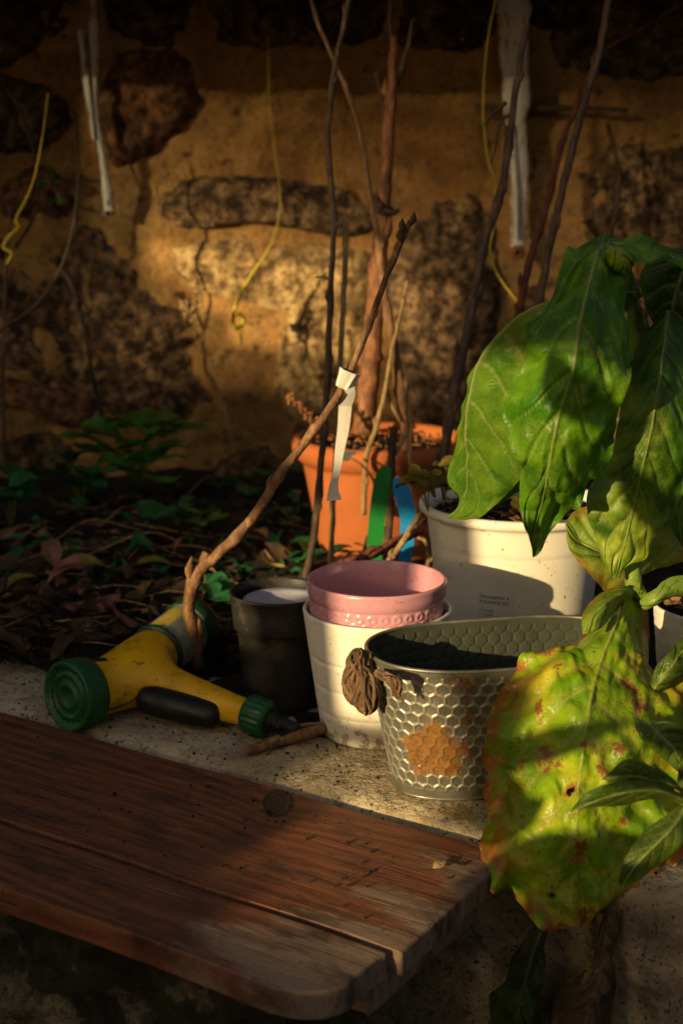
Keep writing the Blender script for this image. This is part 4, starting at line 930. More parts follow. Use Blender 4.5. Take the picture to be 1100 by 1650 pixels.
# mottled leaf on the right
leaf(plant, 'leaf_c', [(1075, 500, 1.25), (1068, 560, 1.21), (1058, 630, 1.185), (1045, 700, 1.18), (1030, 770, 1.185), (1015, 840, 1.195), (1000, 895, 1.205), (988, 935, 1.21)],
     [(1060, 505), (1025, 560), (1008, 620), (996, 670), (984, 735), (950, 785), (944, 825), (958, 865), (970, 905), (988, 937)],
     [(1085, 505), (1115, 580), (1130, 660), (1125, 740), (1100, 795), (1078, 835), (1050, 868), (1040, 900), (1010, 912), (988, 937)],
     [.02, .03, .03, .03, .01, 0], [.02, .03, .03, .02, .01, 0], veins=8, cup=.10, wave=.005, pucker=.0022, seed=3, label='mottled dark and yellow leaf')
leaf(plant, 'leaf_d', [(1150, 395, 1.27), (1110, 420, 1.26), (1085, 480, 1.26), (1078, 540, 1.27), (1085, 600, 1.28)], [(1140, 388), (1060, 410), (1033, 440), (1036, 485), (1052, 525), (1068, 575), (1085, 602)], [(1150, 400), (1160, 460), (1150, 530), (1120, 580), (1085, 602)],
     [.0, .03, 0], [0, .03, 0], veins=6, seed=4, label='dark leaf at the top')
leaf(plant, 'leaf_a', [(968, 392, 1.205), (1000, 398, 1.20), (1040, 405, 1.205), (1080, 418, 1.22), (1125, 445, 1.24)], [(965, 388), (1000, 384), (1040, 384), (1075, 400), (1125, 440)], [(972, 396), (998, 415), (1030, 425), (1070, 425), (1125, 448)],
     [.01, .04, 0], [0, -.03, 0], veins=5, seed=5, label='top leaf arching to the edge')
leaf(plant, 'leaf_a', [(966, 394, 1.20), (985, 398, 1.175), (1000, 412, 1.17), (1005, 432, 1.175), (1002, 447, 1.185)], [(966, 394), (964, 412), (975, 432), (990, 441), (1002, 447)], [(966, 390), (1000, 392), (1016, 408), (1020, 428), (1002, 447)], [0, .015, 0], [0, .02, 0], veins=4, cup=.2, seed=6, label='small curled leaf at the tip')
leaf(plant, 'leaf_n', [(990, 480, 1.26), (1005, 475, 1.24), (1022, 472, 1.235), (1031, 478, 1.24)], [(988, 495), (1000, 500), (1020, 490), (1031, 480)], [(990, 468), (1005, 466), (1022, 466), (1031, 476)], [0, 0, 0], [0, .02, 0], veins=4, seed=7, nu=14, nv=30)
leaf(plant, 'leaf_n', [(1022, 492, 1.26), (1034, 505, 1.25), (1041, 528, 1.25), (1040, 555, 1.26)], [(1020, 494), (1030, 512), (1036, 535), (1040, 556)], [(1024, 490), (1042, 502), (1048, 528), (1042, 556)], [0, 0, 0], [0, .01, 0], veins=4, seed=8, nu=12, nv=30)
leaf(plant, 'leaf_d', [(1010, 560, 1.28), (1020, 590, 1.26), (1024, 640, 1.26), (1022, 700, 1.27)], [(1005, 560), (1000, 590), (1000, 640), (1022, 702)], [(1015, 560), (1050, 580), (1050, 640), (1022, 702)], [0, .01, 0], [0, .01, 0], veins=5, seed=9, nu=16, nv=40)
# pale leaf behind the stem
leaf(plant, 'leaf_p', [(1115, 860, 1.32), (1070, 868, 1.295), (1020, 880, 1.275), (980, 890, 1.27), (945, 880, 1.275), (908, 842, 1.28)], [(1115, 900), (1085, 908), (1030, 928), (985, 955), (950, 928), (920, 888), (908, 842)], [(1115, 835), (1070, 830), (1020, 822), (970, 815), (930, 820), (908, 842)],
     [.0, -.02, -.03, 0], [0, .02, .02, 0], veins=6, wave=.002, pucker=.0014, seed=10, label='pale speckled leaf behind the stem')
leaf(plant, 'leaf_a', [(1130, 700, 1.27), (1108, 780, 1.26), (1092, 830, 1.26), (1098, 880, 1.27)], [(1100, 700), (1080, 780), (1078, 840), (1098, 882)], [(1160, 700), (1150, 780), (1130, 840), (1098, 882)], [0, .02, 0], [0, .02, 0], veins=6, seed=20, nu=20, nv=40)
# yellowing hanging leaf
leaf(plant, 'leaf_y', [(1014, 962, 1.225), (1002, 985, 1.195), (985, 1020, 1.165), (968, 1065, 1.14), (952, 1120, 1.115), (945, 1160, 1.10), (935, 1225, 1.08), (928, 1290, 1.065), (926, 1350, 1.055), (930, 1420, 1.05), (936, 1488, 1.052)],
     [(1010, 966), (968, 1010), (925, 1040), (880, 1047), (842, 1062), (812, 1105), (790, 1142), (779, 1178), (784, 1212), (791, 1238), (781, 1275), (780, 1325), (776, 1368), (788, 1412), (805, 1448), (855, 1474), (900, 1492), (936, 1490)],
     [(1018, 966), (1040, 1002), (1052, 1055), (1072, 1092), (1105, 1125), (1125, 1180), (1130, 1250), (1118, 1320), (1092, 1388), (1062, 1404), (1040, 1432), (1005, 1456), (970, 1482), (936, 1490)],
     [.02, .035, .045, .03, .035, .02, .01, 0], [.02, .03, .04, .03, .03, .02, .01, 0], veins=8, cup=.09, wave=.014, pucker=.0040, jagg=2.2, seed=13, rib=.002, nu=64, nv=150, holes=[(.82, .66, .10, .022), (-.08, .65, .05, .010), (-.5, .87, .05, .006)], label='big yellowing leaf with brown scorched edge')
# small bracts around the node
leaf(plant, 'leaf_p', [(1020, 955, 1.225), (1000, 958, 1.19), (975, 972, 1.165), (952, 995, 1.15), (940, 1018, 1.15)], [(1016, 950), (990, 946), (958, 962), (938, 990), (936, 1018)], [(1022, 962), (1008, 970), (985, 988), (965, 1012), (948, 1018)], [0, .01, .012, .008, 0], [0, 0, .012, .008, 0], veins=5, seed=14, nu=18, nv=44, label='small pale bract leaf by the node')
leaf(plant, 'stem', [(1022, 965, 1.225), (1045, 972, 1.20), (1070, 955, 1.20), (1100, 945, 1.21), (1140, 950, 1.22)], [(1020, 960), (1045, 955), (1070, 938), (1100, 928), (1140, 935)], [(1024, 975), (1045, 982), (1068, 968), (1100, 962), (1140, 965)], [0, .01, 0], [0, .01, 0], veins=4, seed=15, nu=14, nv=40)
leaf(plant, 'leaf_p', [(1026, 970, 1.222), (1030, 950, 1.205), (1030, 938, 1.20)], [(1018, 968), (1020, 950), (1030, 938)], [(1036, 972), (1042, 956), (1030, 938)], [0, 0, 0], [0, 0, 0], veins=3, seed=16, nu=10, nv=20)
leaf(plant, 'leaf_n', [(1050, 1110, 1.16), (1075, 1075, 1.15), (1100, 1045, 1.16), (1130, 1020, 1.18)], [(1046, 1100), (1062, 1060), (1095, 1030), (1130, 1016)], [(1056, 1120), (1090, 1095), (1115, 1060), (1130, 1024)], [0, .01, 0], [0, .01, 0], veins=5, seed=17, nu=16, nv=40)
leaf(plant, 'leaf_n', [(1040, 1170, 1.10), (1060, 1185, 1.085), (1085, 1210, 1.085), (1098, 1245, 1.09)], [(1020, 1160), (1022, 1172), (1048, 1205), (1095, 1246)], [(1045, 1160), (1078, 1165), (1110, 1190), (1100, 1246)], [0, 0, 0], [0, .01, 0], veins=5, seed=18, nu=18, nv=40)
# withered leaves hanging below
leaf(plant, 'witherg', [(880, 1478, 1.06), (862, 1520, 1.05), (848, 1565, 1.04), (835, 1610, 1.04), (825, 1680, 1.045)], [(868, 1478), (835, 1520), (815, 1570), (790, 1600), (790, 1680)], [(888, 1482), (880, 1520), (868, 1570), (868, 1620), (880, 1680)], [0, .03, .01, .03], [0, .03, .01, .03], veins=6, cup=.35, wave=.012, seed=21, label='wilted dark green leaf hanging down')
leaf(plant, 'wither', [(972, 1480, 1.06), (968, 1520, 1.045), (960, 1570, 1.035), (948, 1620, 1.03), (935, 1690, 1.03)], [(955, 1482), (945, 1530), (915, 1575), (890, 1620), (885, 1690)], [(990, 1480), (996, 1530), (992, 1580), (985, 1630), (975, 1690)], [0, .02, .03, .02], [0, .03, .02, .02], veins=7, cup=.4, wave=.014, pucker=.005, seed=22, label='withered brown leaf hanging down')
# leafy shoot at the right edge
sh = thing('leafy_shoot', 'slender shoot with narrow green leaves in front of the yellow leaf', 'shoot', at(1120, 1400, 1.0))
V, F = tube_vf([at(1150, 1480, 1.01), at(1110, 1380, 1.0), at(1102, 1310, .995), at(1098, 1262, .99), at(1094, 1232, .985)], [.004, .0035, .003, .0028, .0015], 10, .05, 1, 40); mesh('stem', V, F, MT['stem'], sh, attrs={'vein': np.zeros(len(V)), 'edge': np.zeros(len(V))})
V, F = tube_vf([at(1093, 1268, .99), at(1078, 1255, .985), at(1060, 1240, .982), at(1053, 1232, .98)], [.0022, .002, .0018, .0012], 8, 0, 1, 20); mesh('stub', V, F, MT['stem'], sh, attrs={'vein': np.zeros(len(V)), 'edge': np.zeros(len(V))})
leaf(sh, 'leaf_n', [(1098, 1272, .99), (1060, 1258, .975), (1015, 1248, .97), (970, 1253, .975)], [(1096, 1266), (1060, 1240), (1012, 1226), (970, 1252)], [(1098, 1276), (1060, 1264), (1015, 1258), (970, 1255)], [0, -.004, 0], [0, .006, 0], veins=5, seed=23, nu=18, nv=50, pucker=.0008, wave=.002)
leaf(sh, 'leaf_n', [(1102, 1290, .99), (1060, 1272, .965), (1010, 1275, .955), (960, 1288, .955), (920, 1305, .96)], [(1100, 1284), (1060, 1258), (1010, 1256), (955, 1270), (920, 1304)], [(1104, 1296), (1060, 1290), (1010, 1295), (955, 1299), (920, 1306)], [0, -.003, 0], [0, .006, 0], veins=6, seed=24, nu=18, nv=60, pucker=.0008, wave=.002)
leaf(sh, 'leaf_n', [(1104, 1300, .995), (1075, 1340, .975), (1035, 1380, .965), (1010, 1412, .965), (1000, 1430, .97)], [(1096, 1296), (1050, 1330), (1010, 1375), (996, 1415), (1000, 1432)], [(1112, 1304), (1095, 1355), (1060, 1395), (1020, 1425), (1000, 1432)], [0, .006, 0], [0, .006, 0], veins=6, seed=25, nu=20, nv=60, pucker=.0008, wave=.002)
leaf(sh, 'leaf_n', [(1100, 1262, .99), (1115, 1225, .98), (1130, 1190, .98)], [(1090, 1255), (1098, 1220), (1130, 1190)], [(1105, 1268), (1135, 1235), (1130, 1190)], [0, 0, 0], [0, 0, 0], veins=4, seed=26, nu=14, nv=30)

# ================================================================ SMALL PLANTS AND LITTER
def clover(px, py, Y, seed, size=.012, label=''):
    r_ = np.random.default_rng(seed); b = at(px, py, Y); o = thing('clover', label, 'plant', b - (0, 0, .03), 'clovers growing in the large white pot')
    for k in range(6):
        c = b + np.array(((r_.random()-.5)*.05, (r_.random()-.5)*.03, (r_.random()-.4)*.022)); tilt = r_.random()*.7 + .35; az = r_.random()*6.28
        V, F = tube_vf([b - (0, 0, .03), (b + c)/2 - (0, 0, .008), c], [.0006, .0006, .0005], 5, 0, 0, 8); mesh('leafstalk', V, F, MT['clover'], o, attrs={'vein': np.zeros(len(V)), 'edge': np.zeros(len(V))})
        mb = MB(); ro = np.array(Matrix.Rotation(az, 3, 'Z') @ Matrix.Rotation(tilt, 3, 'X'))
        for q in range(4):
            a = q*math.pi/2; rad = size*(.8 + .3*r_.random())*.5; cc = np.array((math.cos(a), math.sin(a), 0))*rad*.98
            V = [cc*0 + (0, 0, 0)] + [cc + np.array((math.cos(x), math.sin(x), .18*math.cos(2*x)))*rad*np.array((1, 1, .6)) for x in np.linspace(0, 6.283, 14)[:-1]]
            V = np.array(V); V[0] = cc; mb.add(V @ ro.T + c, [(0, 1 + i, 1 + (i + 1) % 13) for i in range(13)])
        n_ = mb.n; mb.build('leaf', MT['clover'], o, attrs={'vein': np.zeros(n_), 'edge': np.zeros(n_)})
clover(690, 780, 1.52, 1, .016, 'brown clover spilling over the left rim of large white pot')
clover(715, 765, 1.56, 2, .016, 'olive clover by the dark branch in large white pot')
clover(862, 822, 1.53, 3, .012, 'small clover under the big leaves in large white pot')
clover(765, 810, 1.56, 4, .010, 'sparse clover in middle of large white pot')
mb = MB(); r_ = np.random.default_rng(5)
for k in range(120):
    a = r_.random()*6.28; r = .098*math.sqrt(r_.random()); c = GP + np.array((r*math.cos(a), r*math.sin(a), .178 + .006*r_.random()))
    mb.add(*tube_vf([c, c + np.array(((r_.random()-.5)*.016, (r_.random()-.5)*.016, .004*r_.random())), c + np.array(((r_.random()-.5)*.03, (r_.random()-.5)*.03, .006*r_.random()))], [.0008, .0007, .0004], 4, 0, 0, 6))
tag(mb.build('dead_stems', MT['dry'], bigpot), kind='stuff')
def flower_spike(label, px, d_, heads, m_='dry', r=.0018):
    P_ = pts3(px, d_, d_); o = thing('dried_flower', label, 'dried flower', P_[0]); V, F = tube_vf(P_, [r, r*.9, r*.7], 7, .1, 1); mesh('stalk', V, F, MT[m_], o)
    for hi, (a, b, a2, b2, w_) in enumerate(heads):
        mb = MB(); r_ = np.random.default_rng(hi + 5)
        for k in range(46):
            f = r_.random(); c = at(a + (a2-a)*f, b + (b2-b)*f, d_) + (r_.random(3) - .5)*w_*(1.1 - .5*f)
            dr = (r_.random(3) - .5); dr /= np.linalg.norm(dr)
            mb.add(*tube_vf([c - dr*.003, c, c + dr*.004], [.0008, .0026, .0006], 5, .3, k, 6))
        mb.build('seed_head', MT[m_], o)
flower_spike('pale dried flower stalk with seed heads against the mortar', [(378, 730), (362, 660), (348, 605), (332, 555), (318, 515), (316, 470)], 2.36, [(322, 500, 318, 448, .014), (305, 515, 308, 490, .02), (297, 492, 294, 488, .012), (352, 590, 372, 562, .014)], 'straw', .0020)
flower_spike('rust coloured dried flower spike at the terracotta pot rim', [(520, 700), (500, 680), (480, 655), (463, 635)], 1.97, [(520, 690, 463, 636, .014)])
mb = MB(); r_ = np.random.default_rng(8)
for k in range(220):
    a = r_.random()*6.28; r = .105*math.sqrt(r_.random()); c = TP + np.array((r*math.cos(a), r*math.sin(a), .176 + .012*r_.random())); dr = r_.random(3) - .5
    mb.add(*tube_vf([c - dr*.006, c, c + dr*.008], [.0008, .0026, .0006], 5, .3, k, 6))
tag(mb.build('dry_petals', MT['dry'], terra), kind='stuff')

def small_leaf(name, label, c, L, W, az, pitch, mat, seed=0, group=None, curl=.3, cat='leaf', parent=None):
    ro = np.array(Matrix.Rotation(az, 3, 'Z') @ Matrix.Rotation(-pitch, 3, 'Y')); r_ = np.random.default_rng(seed); n_ = 9
    x = np.linspace(0, 1, n_); wd = np.sin(math.pi*np.clip(x, .02, .98)**.8)**.8*W/2; tw_ = (r_.random() - .5)*1.6
    mid = np.stack([x*L, L*.05*np.sin(x*5 + seed), L*curl*(x*(1 - x))*1.2*np.where(r_.random() > .3, 1, -1)], 1)
    side = np.stack([0*x, np.cos(tw_*x), np.sin(tw_*x) + .25*curl*2], 1); side2 = np.stack([0*x, -np.cos(tw_*x), -np.sin(tw_*x) + .25*curl*2], 1)
    Lf = mid + side*wd[:, None]; Rt = mid + side2*wd[:, None]
    tr = lambda P_: P_ @ ro.T + c
    V, F, a_ = leaf_vf(tr(mid), tr(Lf), tr(Rt), None, None, nu=7, nv=20, veins=5, cup=0, wave=.0018, pucker=.0006, seed=seed, rib=.0004, px=False)
    o = mesh(name, V, F, MT[mat], parent, attrs=a_)
    if parent is None: tag(o, label, cat, group)
    return o
LIT = [('curled tan dead leaf in front of the terracotta pot', (440, 893), .055, .05, .020, -.9, -.25, 'lit_tan'), ('long tan dry blade by the dark twig', (462, 905), .03, .06, .014, -.8, -.4, 'lit_tan'),
       ('pink dead leaf behind the hose nozzle', (115, 935), .03, .065, .035, .3, .25, 'lit_pink'), ('pinkish leaf curled upright at the left', (85, 905), .045, .05, .028, 1.9, .7, 'lit_pink'),
       ('olive dead leaf curled in the middle of soil', (245, 918), .02, .065, .026, .2, .1, 'lit_yel'), ('yellow green dead leaf at the left edge', (38, 945), .02, .045, .036, .5, .2, 'lit_yel'),
       ('dusky pink leaf beside the label sleeve', (200, 1000), .03, .055, .026, 2.2, .3, 'lit_pink'), ('dark pink leaf above the spray head', (150, 975), .03, .07, .04, .1, .15, 'lit_pink'),
       ('small tan leaf among dry stalks', (120, 868), .02, .028, .018, 0, .2, 'lit_tan'), ('pinkish leaf tip above the bent branch foot', (300, 885), .035, .04, .018, .6, .5, 'lit_pink'),
       ('yellow olive leaf behind pink dead leaf', (130, 920), .04, .07, .03, .25, .1, 'lit_yel'), ('brown dead leaf near the wall foot', (260, 870), .01, .05, .03, 2.6, .1, 'lit_brn'),
       ('brown dead leaf behind the label sleeve', (275, 960), .01, .06, .035, .9, .2, 'lit_brn'), ('brown curled leaf left of the black pot', (355, 1035), .02, .05, .022, .2, .3, 'lit_brn'),
       ('brown leaf under the bent branch', (385, 960), .01, .05, .03, 1.4, .2, 'lit_brn'), ('dark brown leaf at the left edge of soil', (20, 1000), .015, .06, .04, -.3, .2, 'lit_brn'),
       ('small pink bud leaf behind the pink pot', (625, 905), .06, .022, .014, 1.5, .9, 'lit_pink'), ('tan leaf scrap left of terracotta pot foot', (420, 862), .03, .03, .018, 2.4, .2, 'lit_tan')]
for k, (lab, (a, b), z, L, W, az, pi_, m_) in enumerate(LIT):
    c = gr(a, b, z); small_leaf('dead_leaf', lab, c - np.array((math.cos(az), math.sin(az), 0))*L*.5, L, W, az, pi_, m_, k + 3, 'dead leaves lying on the soil', .5)
c = gr(697, 1397, .002); small_leaf('dead_leaf', 'tiny pale leaf scrap on the bare end of back plank', c, .016, .009, .6, .1, 'lit_tan', 91, None, .3)
# green weeds
def weed(label, base, spots, mat, seed, L=.05, W=.03):
    o = thing('weed', label, 'weed', base); r_ = np.random.default_rng(seed)
    for k, (a, b, Y) in enumerate(spots):
        c = at(a, b, Y); V, F = tube_vf([base, (base + c)/2 + np.array((0, 0, .02)), c], [.0016, .0013, .001], 5, 0, 0, 10); mesh('leafstalk', V, F, MT['stem'], o, attrs={'vein': np.zeros(len(V)), 'edge': np.zeros(len(V))})
        for q in range(3):
            az = r_.random()*6.28; small_leaf('leaf', None, c, L*(.7 + .5*r_.random()), W*(.7 + .5*r_.random()), az, .3*(r_.random() - .4) + .15, mat, seed*31 + k*7 + q, None, .35, parent=o)
weed('bushy bright green weed at the wall foot', gr(225, 800, .0), [(205, 690, 2.32), (245, 690, 2.30), (180, 700, 2.34), (190, 725, 2.30), (230, 715, 2.28), (260, 705, 2.32), (210, 740, 2.24), (175, 745, 2.26), (225, 765, 2.22), (198, 708, 2.25), (238, 700, 2.24), (255, 730, 2.24), (222, 690, 2.27), (170, 720, 2.3), (240, 748, 2.2)], 'weed', 2, .075, .030)
weed('blue green leafy weed at the left edge', gr(20, 860, 0), [(15, 790, 2.1), (35, 775, 2.15), (0, 805, 2.1)], 'weedb', 3, .06, .05)
weed('low blue green weed left of the bushy weed', gr(130, 830, 0), [(130, 785, 2.2), (115, 740, 2.3), (150, 770, 2.2), (105, 760, 2.3)], 'weedb', 4, .05, .045)
weed('green weed right of the bushy weed', gr(285, 860, 0), [(285, 815, 2.1), (270, 830, 2.08), (300, 835, 2.05)], 'weedb', 5, .045, .04)
weed('small lime green weed in a patch of light', gr(325, 880, 0), [(325, 828, 2.05), (332, 838, 2.04)], 'weedl', 6, .03, .028)
weed('dark green weed before the terracotta pot', gr(490, 925, 0), [(500, 895, 1.85), (480, 905, 1.82), (530, 895, 1.84)], 'weedb', 7, .035, .03)
weed('small weed behind the label sleeve', gr(350, 985, 0), [(345, 965, 1.7), (365, 960, 1.72), (335, 940, 1.75)], 'weedb', 8, .035, .03)
weed('weed growing below the wide mortar patch', gr(430, 830, 0), [(430, 780, 2.4), (400, 800, 2.35), (450, 760, 2.45)], 'weedb', 9, .04, .03)
weed('tiny green seedling on the wall beside narrow strap', at(95, 330, 2.57), [(78, 275, 2.54), (88, 300, 2.54), (98, 330, 2.54)], 'weed', 10, .03, .014)
# dry stalks on the soil
r_ = np.random.default_rng(21)
DSL = ['dry stalk at the left edge above the yellow green leaf', 'dry stalk below the low blue green weed', 'long dry stalk across the middle of the soil', 'dry stalk sloping toward the pinkish leaf tip', 'short dry stalk above the upright pinkish leaf',
       'dry stalk under the bushy green weed', 'dry stalk running toward the foot of the bent branch', 'dry stalk behind the thick part of the bent branch', 'short dry stalk at the far left by the blue green weed', 'small steep dry stalk left of the tan leaf',
       'dry stalk pointing up at the bushy weed', 'dry stalk between bent branch and black pot', 'dry stalk beside the weed right of the bushy one', 'dry stalk at the wall foot below the pale dried flower']
for k, (a, b, a2, b2) in enumerate([(30, 905, 180, 890), (90, 870, 230, 855), (140, 895, 290, 872), (180, 865, 300, 900), (55, 915, 140, 925), (200, 840, 330, 865), (230, 885, 380, 905), (310, 850, 400, 880), (20, 880, 60, 850), (75, 830, 95, 880), (160, 850, 215, 815), (340, 930, 400, 960), (255, 800, 300, 830), (300, 800, 350, 770)]):
    p0, p1 = gr(a, b, .02 + .02*r_.random()), gr(a2, b2, .02 + .03*r_.random()); md = (p0 + p1)/2 + (r_.random(3) - .5)*.04
    md[2] = abs(md[2]) + .012; V, F = tube_vf([p0, md, p1], [.0011, .0017, .0009], 6, .5, k, 24); o = mesh('dry_stalk', V, F, MT['straw' if k % 3 else 'barkb'])
    tag(o, DSL[k], 'stalk', 'dry stalks tangled on the soil')
# loose leaf litter
def litter(name, cnt, mat, seed, region, size):
    r_ = np.random.default_rng(seed); mb = MB()
    for k in range(cnt):
        c = gr(region[0] + (region[2] - region[0])*r_.random(), region[1] + (region[3] - region[1])*r_.random()**.8, .012 + .022*r_.random())
        L_ = size*(.5 + r_.random()); W_ = L_*(.3 + .3*r_.random()); ro = np.array(Matrix.Rotation(r_.random()*6.28, 3, 'Z') @ Matrix.Rotation(r_.normal()*.5, 3, 'X') @ Matrix.Rotation(r_.normal()*.45, 3, 'Y'))
        x = np.linspace(0, 1, 6); w_ = np.sin(math.pi*np.clip(x, .03, .97))**.8*W_/2; cu = r_.normal()*.5; V = []
        for i in range(6):
            for u in (-1, -.5, 0, .5, 1): V.append((x[i]*L_ - L_/2, u*w_[i]*(1 + .2*r_.normal()), cu*L_*x[i]*(1 - x[i]) + abs(u)*w_[i]*cu + .001*r_.normal()))
        mb.add(np.array(V) @ ro.T + c, grid_faces(6, 5))
    n_ = mb.n; tag(mb.build(name, MT[mat], attrs={'vein': np.zeros(n_), 'edge': np.zeros(n_)}), 'loose litter of dead leaves on the soil', None, None, 'stuff')
litter('brown_leaf_litter', 420, 'lit_brn', 1, (-40, 790, 520, 1060), .04)
litter('tan_leaf_litter', 70, 'lit_tan', 2, (-40, 800, 520, 1000), .022)
litter('pink_leaf_litter', 50, 'lit_pink', 3, (-40, 850, 330, 1010), .034)
litter('green_ground_cover', 250, 'weedb', 4, (-40, 770, 520, 930), .034)
mb = MB(); r_ = np.random.default_rng(77)
for k in range(130):
    c = gr(-40 + 560*r_.random(), 790 + 250*r_.random(), .015 + .02*r_.random()); a = r_.normal()*.5; L_ = .03 + .07*r_.random(); e_ = np.array((math.cos(a), math.sin(a), .15*r_.normal()))
    mb.add(*tube_vf([c - e_*L_/2, c + (r_.random(3) - .5)*.012, c + e_*L_/2], [.0006, .0010, .0005], 4, .3, k, 7))
tag(mb.build('root_litter', MT['straw']), 'fine dead stems and roots on the soil', None, None, 'stuff')
# twig on the ledge
lt = thing('twig', 'broken twig lying on the ledge beside the white pot', 'twig', gr(440, 1200))
V, F = tube_vf([gr(398, 1210, .007), gr(440, 1196, .008), gr(480, 1186, .009), gr(525, 1172, .012)], [.0048, .0058, .0062, .0055], 10, .25, 5, 50); mesh('stalk', V, F, MT['barkb'], lt)
V, F = tube_vf([gr(450, 1195, .012), gr(438, 1203, .006), gr(430, 1215, .002)], [.003, .0022, .0012], 7, .3, 6, 16); mesh('side_twig', V, F, MT['bark'], lt)
P_ = []
for k in range(60):
    f = k/59; c = gr(450 + 18*f, 1193 - 5*f, .008); a = f*6.28*5; P_.append(c + np.array((.002*math.sin(a), .0068*math.sin(a), .0072*math.cos(a))))
V, F = tube_vf(P_, [.0010, .0010], 5, .2, 2, 160); mesh('binding', V, F, MT['rubber'], lt)
V, F = tube_vf([gr(480, 1170, .012), gr(500, 1167, .014), gr(530, 1165, .012)], [.002, .0022, .002], 6, .3, 7, 16); tag(mesh('twig', V, F, MT['straw']), 'thin straw like twig behind the broken twig on ledge', 'twig')
# soil crumbs
def crumbs(name, spots, mat, seed, sz=(.0008, .0026)):
    mb = MB(); r_ = np.random.default_rng(seed)
    for c in spots:
        s_ = sz[0] + (sz[1] - sz[0])*r_.random()**3; V = np.array([(1, 0, 0), (-1, 0, 0), (0, 1, 0), (0, -1, 0), (0, 0, .8), (0, 0, -.6)])*s_*(0.6 + .8*r_.random((6, 1)))
        V = V @ np.array(Matrix.Rotation(r_.random()*6, 3, 'Z')).T
        mb.add(V + c + (0, 0, s_*.3), [(0, 2, 4), (2, 1, 4), (1, 3, 4), (3, 0, 4), (2, 0, 5), (1, 2, 5), (3, 1, 5), (0, 3, 5)])
    tag(mb.build(name, mat, smooth=False), 'loose dark soil crumbs', None, None, 'stuff')
r_ = np.random.default_rng(33); sp_ = []
for k in range(900):
    t_ = -1.25 + 1.1*r_.random(); s_ = 1.02 + .12*r_.random()**.6; sp_.append(ts(t_, s_, .001))
for k in range(110):
    t_ = TEND - .02 - abs(r_.normal())*.22; s_ = .83 + .17*r_.random(); sp_.append(ts(t_, s_, -.0005))
for k in range(30):
    t_ = TEND - .03 - abs(r_.normal())*.2; s_ = .75 + .055*r_.random(); sp_.append(ts(t_, s_, -.0025))
crumbs('soil_crumbs', sp_, MT['soil'], 3)
sp_ = []
for k in range(3000):
    q = gr(-60 + 800*r_.random(), 790 + 290*r_.random(), .012); sp_.append(q + (0, 0, .012*r_.random()))
crumbs('soil_clods', sp_, MT['soil'], 4, (.002, .010))
# ================================================================ OUT OF FRAME: added board fence with gaps cut to shape the evening sun
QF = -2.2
screen = thing('added_screen', 'added unseen light-shaping board fence behind the camera', 'screen', (QF*SP, QF*CP, -.42)); 
WIN = [(-.840, -.76, .200, .63), (-.76, -.70, .165, .63), (-.70, -.56, .150, .63), (-.56, -.15, .215, .63), (-.975, -.890, .50, .68), (-1.13, -.960, .30, .44), (-1.34, -1.165, .30, .80), (-1.99, -1.45, .58, 1.42), (-1.45, -1.08, .80, 1.42)]  # openings cut where sunlight is meant to land
BAR = [(-.85, -.78, .222, .252), (-.672, -.588, .20, .345)]      # added laths in the widest gap, shading pot foot and tub front
LATHS = [(-1.99, -1.90, .58, 1.10, .26), (-1.90, -1.52, .58, .67, .36), (-1.90, -1.80, .67, .72, .42), (-1.90, -1.86, .72, .77, .5), (-1.58, -1.52, .67, .73, .55), (-1.90, -1.52, .83, .88, .62), (-1.90, -1.52, .88, .94, .44),  # added slat bands that dim the sun toward the wall patch edges
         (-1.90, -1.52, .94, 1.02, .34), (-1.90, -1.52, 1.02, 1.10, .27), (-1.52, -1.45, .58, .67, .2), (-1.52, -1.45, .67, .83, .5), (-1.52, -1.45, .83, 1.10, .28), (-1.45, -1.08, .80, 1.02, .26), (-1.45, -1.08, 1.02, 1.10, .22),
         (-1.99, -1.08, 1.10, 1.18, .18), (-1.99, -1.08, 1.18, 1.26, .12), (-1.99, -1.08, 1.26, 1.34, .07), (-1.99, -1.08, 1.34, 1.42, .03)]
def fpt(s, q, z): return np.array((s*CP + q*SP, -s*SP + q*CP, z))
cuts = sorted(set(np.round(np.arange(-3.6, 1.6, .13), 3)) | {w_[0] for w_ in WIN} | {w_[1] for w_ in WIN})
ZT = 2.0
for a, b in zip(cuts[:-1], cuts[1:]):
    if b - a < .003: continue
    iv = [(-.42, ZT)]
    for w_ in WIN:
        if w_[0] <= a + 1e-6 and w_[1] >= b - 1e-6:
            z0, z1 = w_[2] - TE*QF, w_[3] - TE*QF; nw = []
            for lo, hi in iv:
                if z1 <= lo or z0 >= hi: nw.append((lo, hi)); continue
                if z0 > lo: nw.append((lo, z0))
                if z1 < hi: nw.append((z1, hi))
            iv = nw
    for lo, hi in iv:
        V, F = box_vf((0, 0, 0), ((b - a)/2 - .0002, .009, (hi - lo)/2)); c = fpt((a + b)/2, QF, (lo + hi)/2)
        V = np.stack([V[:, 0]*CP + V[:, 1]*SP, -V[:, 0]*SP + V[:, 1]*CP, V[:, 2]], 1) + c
        mesh('board', V, F, MT['plank'], screen, smooth=False)

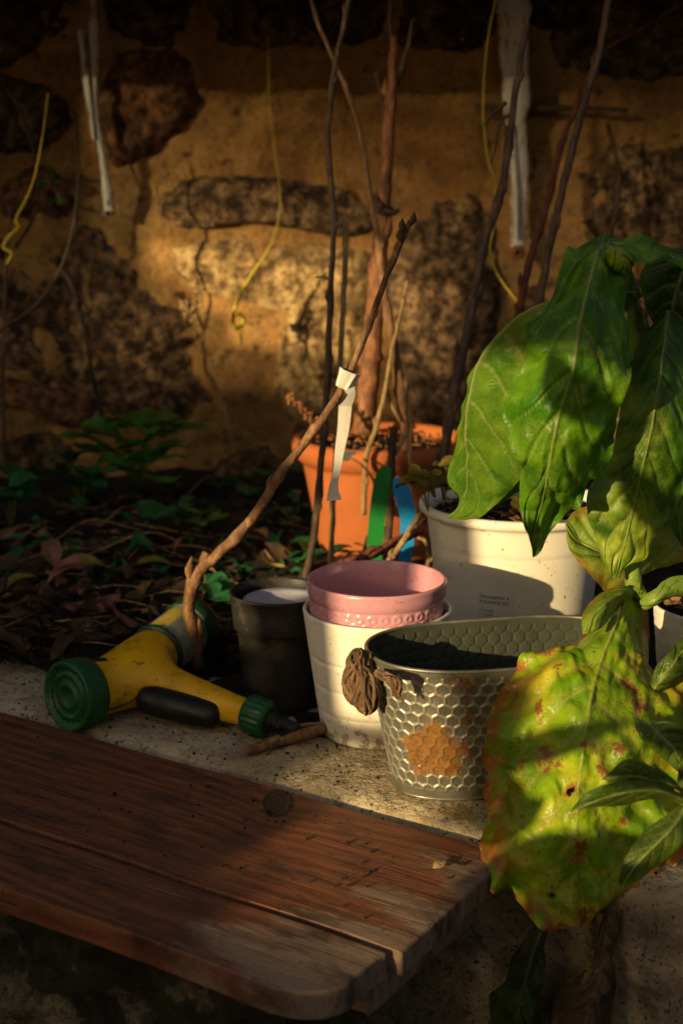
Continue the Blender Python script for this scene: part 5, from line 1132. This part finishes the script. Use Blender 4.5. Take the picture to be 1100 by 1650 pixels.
for s0, s1, h0, h1, op in LATHS:
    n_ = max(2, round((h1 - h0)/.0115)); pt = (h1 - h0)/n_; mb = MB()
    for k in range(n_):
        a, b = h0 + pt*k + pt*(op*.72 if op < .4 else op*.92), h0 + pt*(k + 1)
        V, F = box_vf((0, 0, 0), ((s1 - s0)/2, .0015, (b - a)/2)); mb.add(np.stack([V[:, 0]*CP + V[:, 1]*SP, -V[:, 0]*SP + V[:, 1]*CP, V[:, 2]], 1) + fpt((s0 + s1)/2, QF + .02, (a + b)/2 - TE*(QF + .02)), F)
    mb.build('dimming_lattice', MT['plank'], screen, smooth=False)
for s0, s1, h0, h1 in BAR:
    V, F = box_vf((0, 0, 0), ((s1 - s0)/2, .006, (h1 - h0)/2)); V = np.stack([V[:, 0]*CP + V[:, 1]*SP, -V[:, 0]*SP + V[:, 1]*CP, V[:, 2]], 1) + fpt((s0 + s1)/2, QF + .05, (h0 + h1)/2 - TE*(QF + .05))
    mesh('shade_lath', V, F, MT['plank'], screen, smooth=False)
# added leafy shrub beside the camera, leaves placed to dapple the near leaves
caster = thing('caster', 'added unseen leafy shrub to the left of the camera', 'caster', fpt(-.30, -.42, -.42))
QS = -.26
trunk = [fpt(-.30, -.42, -.42), fpt(-.30, -.40, .1), fpt(-.32, QS, .42), fpt(-.38, QS, .66), fpt(-.42, QS, .8)]
V, F = tube_vf(trunk, [.012, .01, .007, .005, .003], 8, .1, 1); mesh('trunk', V, F, MT['bark'], caster)
SHADE = [(-.565, .302, .13, .028, .5), (-.46, .325, .10, .025, -.15), (-.53, .212, .14, .055, .4), (-.595, .262, .06, .026, -.25), (-.575, .235, .08, .03, .8), (-.455, .235, .06, .022, .5), (-.565, .60, .07, .04, -.9), (-.545, .515, .09, .032, -1.1), (-.60, .47, .06, .022, -.8), (-.44, .50, .12, .07, -1.3), (-.43, .60, .08, .05, .2), (-.60, .66, .12, .05, .1), (-.47, .68, .12, .05, .0)]
for k, (s_, h_, L_, W_, a_) in enumerate(SHADE):
    c = fpt(s_, QS, h_ - TE*QS); e1 = np.array((CP, -SP, 0)); e3 = np.array((0, 0, 1.0)); dr = e1*math.cos(a_) + e3*math.sin(a_); pr = -e1*math.sin(a_) + e3*math.cos(a_)
    x = np.linspace(-.5, .5, 9); wd = np.cos(x*math.pi)**.7*W_/2
    mid = c + x[:, None]*dr*L_; nn = np.cross(dr, pr)
    V, F, at_ = leaf_vf(mid, mid + pr*wd[:, None] + nn*wd[:, None]*.2, mid - pr*wd[:, None] + nn*wd[:, None]*.2, None, None, nu=8, nv=24, veins=5, cup=0, wave=.004, pucker=.001, seed=k, px=False)
    o = mesh('leaf', V, F, MT['leaf_a'], caster, attrs=at_)
    j_ = trunk[2 if h_ < .45 else 3]; V, F = tube_vf([j_, (j_ + mid[0])/2 + (0, 0, .01), mid[0]], [.0015, .0012, .001], 5, 0, 0, 8); mesh('leafstalk', V, F, MT['stem'], o, attrs={'vein': np.zeros(len(V)), 'edge': np.zeros(len(V))})
# eave, added unseen as a roof to darken the upper wall
overhang = thing('added_overhang', 'added unseen timber eave projecting over the wall', 'blocker', (0, WALL_Y, 1.0))
for k in range(9):
    V, F = box_vf((0, WALL_Y + .1 - .11*k, 1.04 - .012*k), (2.3, .0535, .012), None, .002); mesh('board', V, F, MT['plank'], overhang, smooth=False)
for x in np.arange(-2, 2.1, .5):
    V, F = box_vf((x, WALL_Y - .22, 1.09), (.03, .38, .02), Matrix.Rotation(.108, 3, 'X')); mesh('rafter', V, F, MT['plank'], overhang, smooth=False)
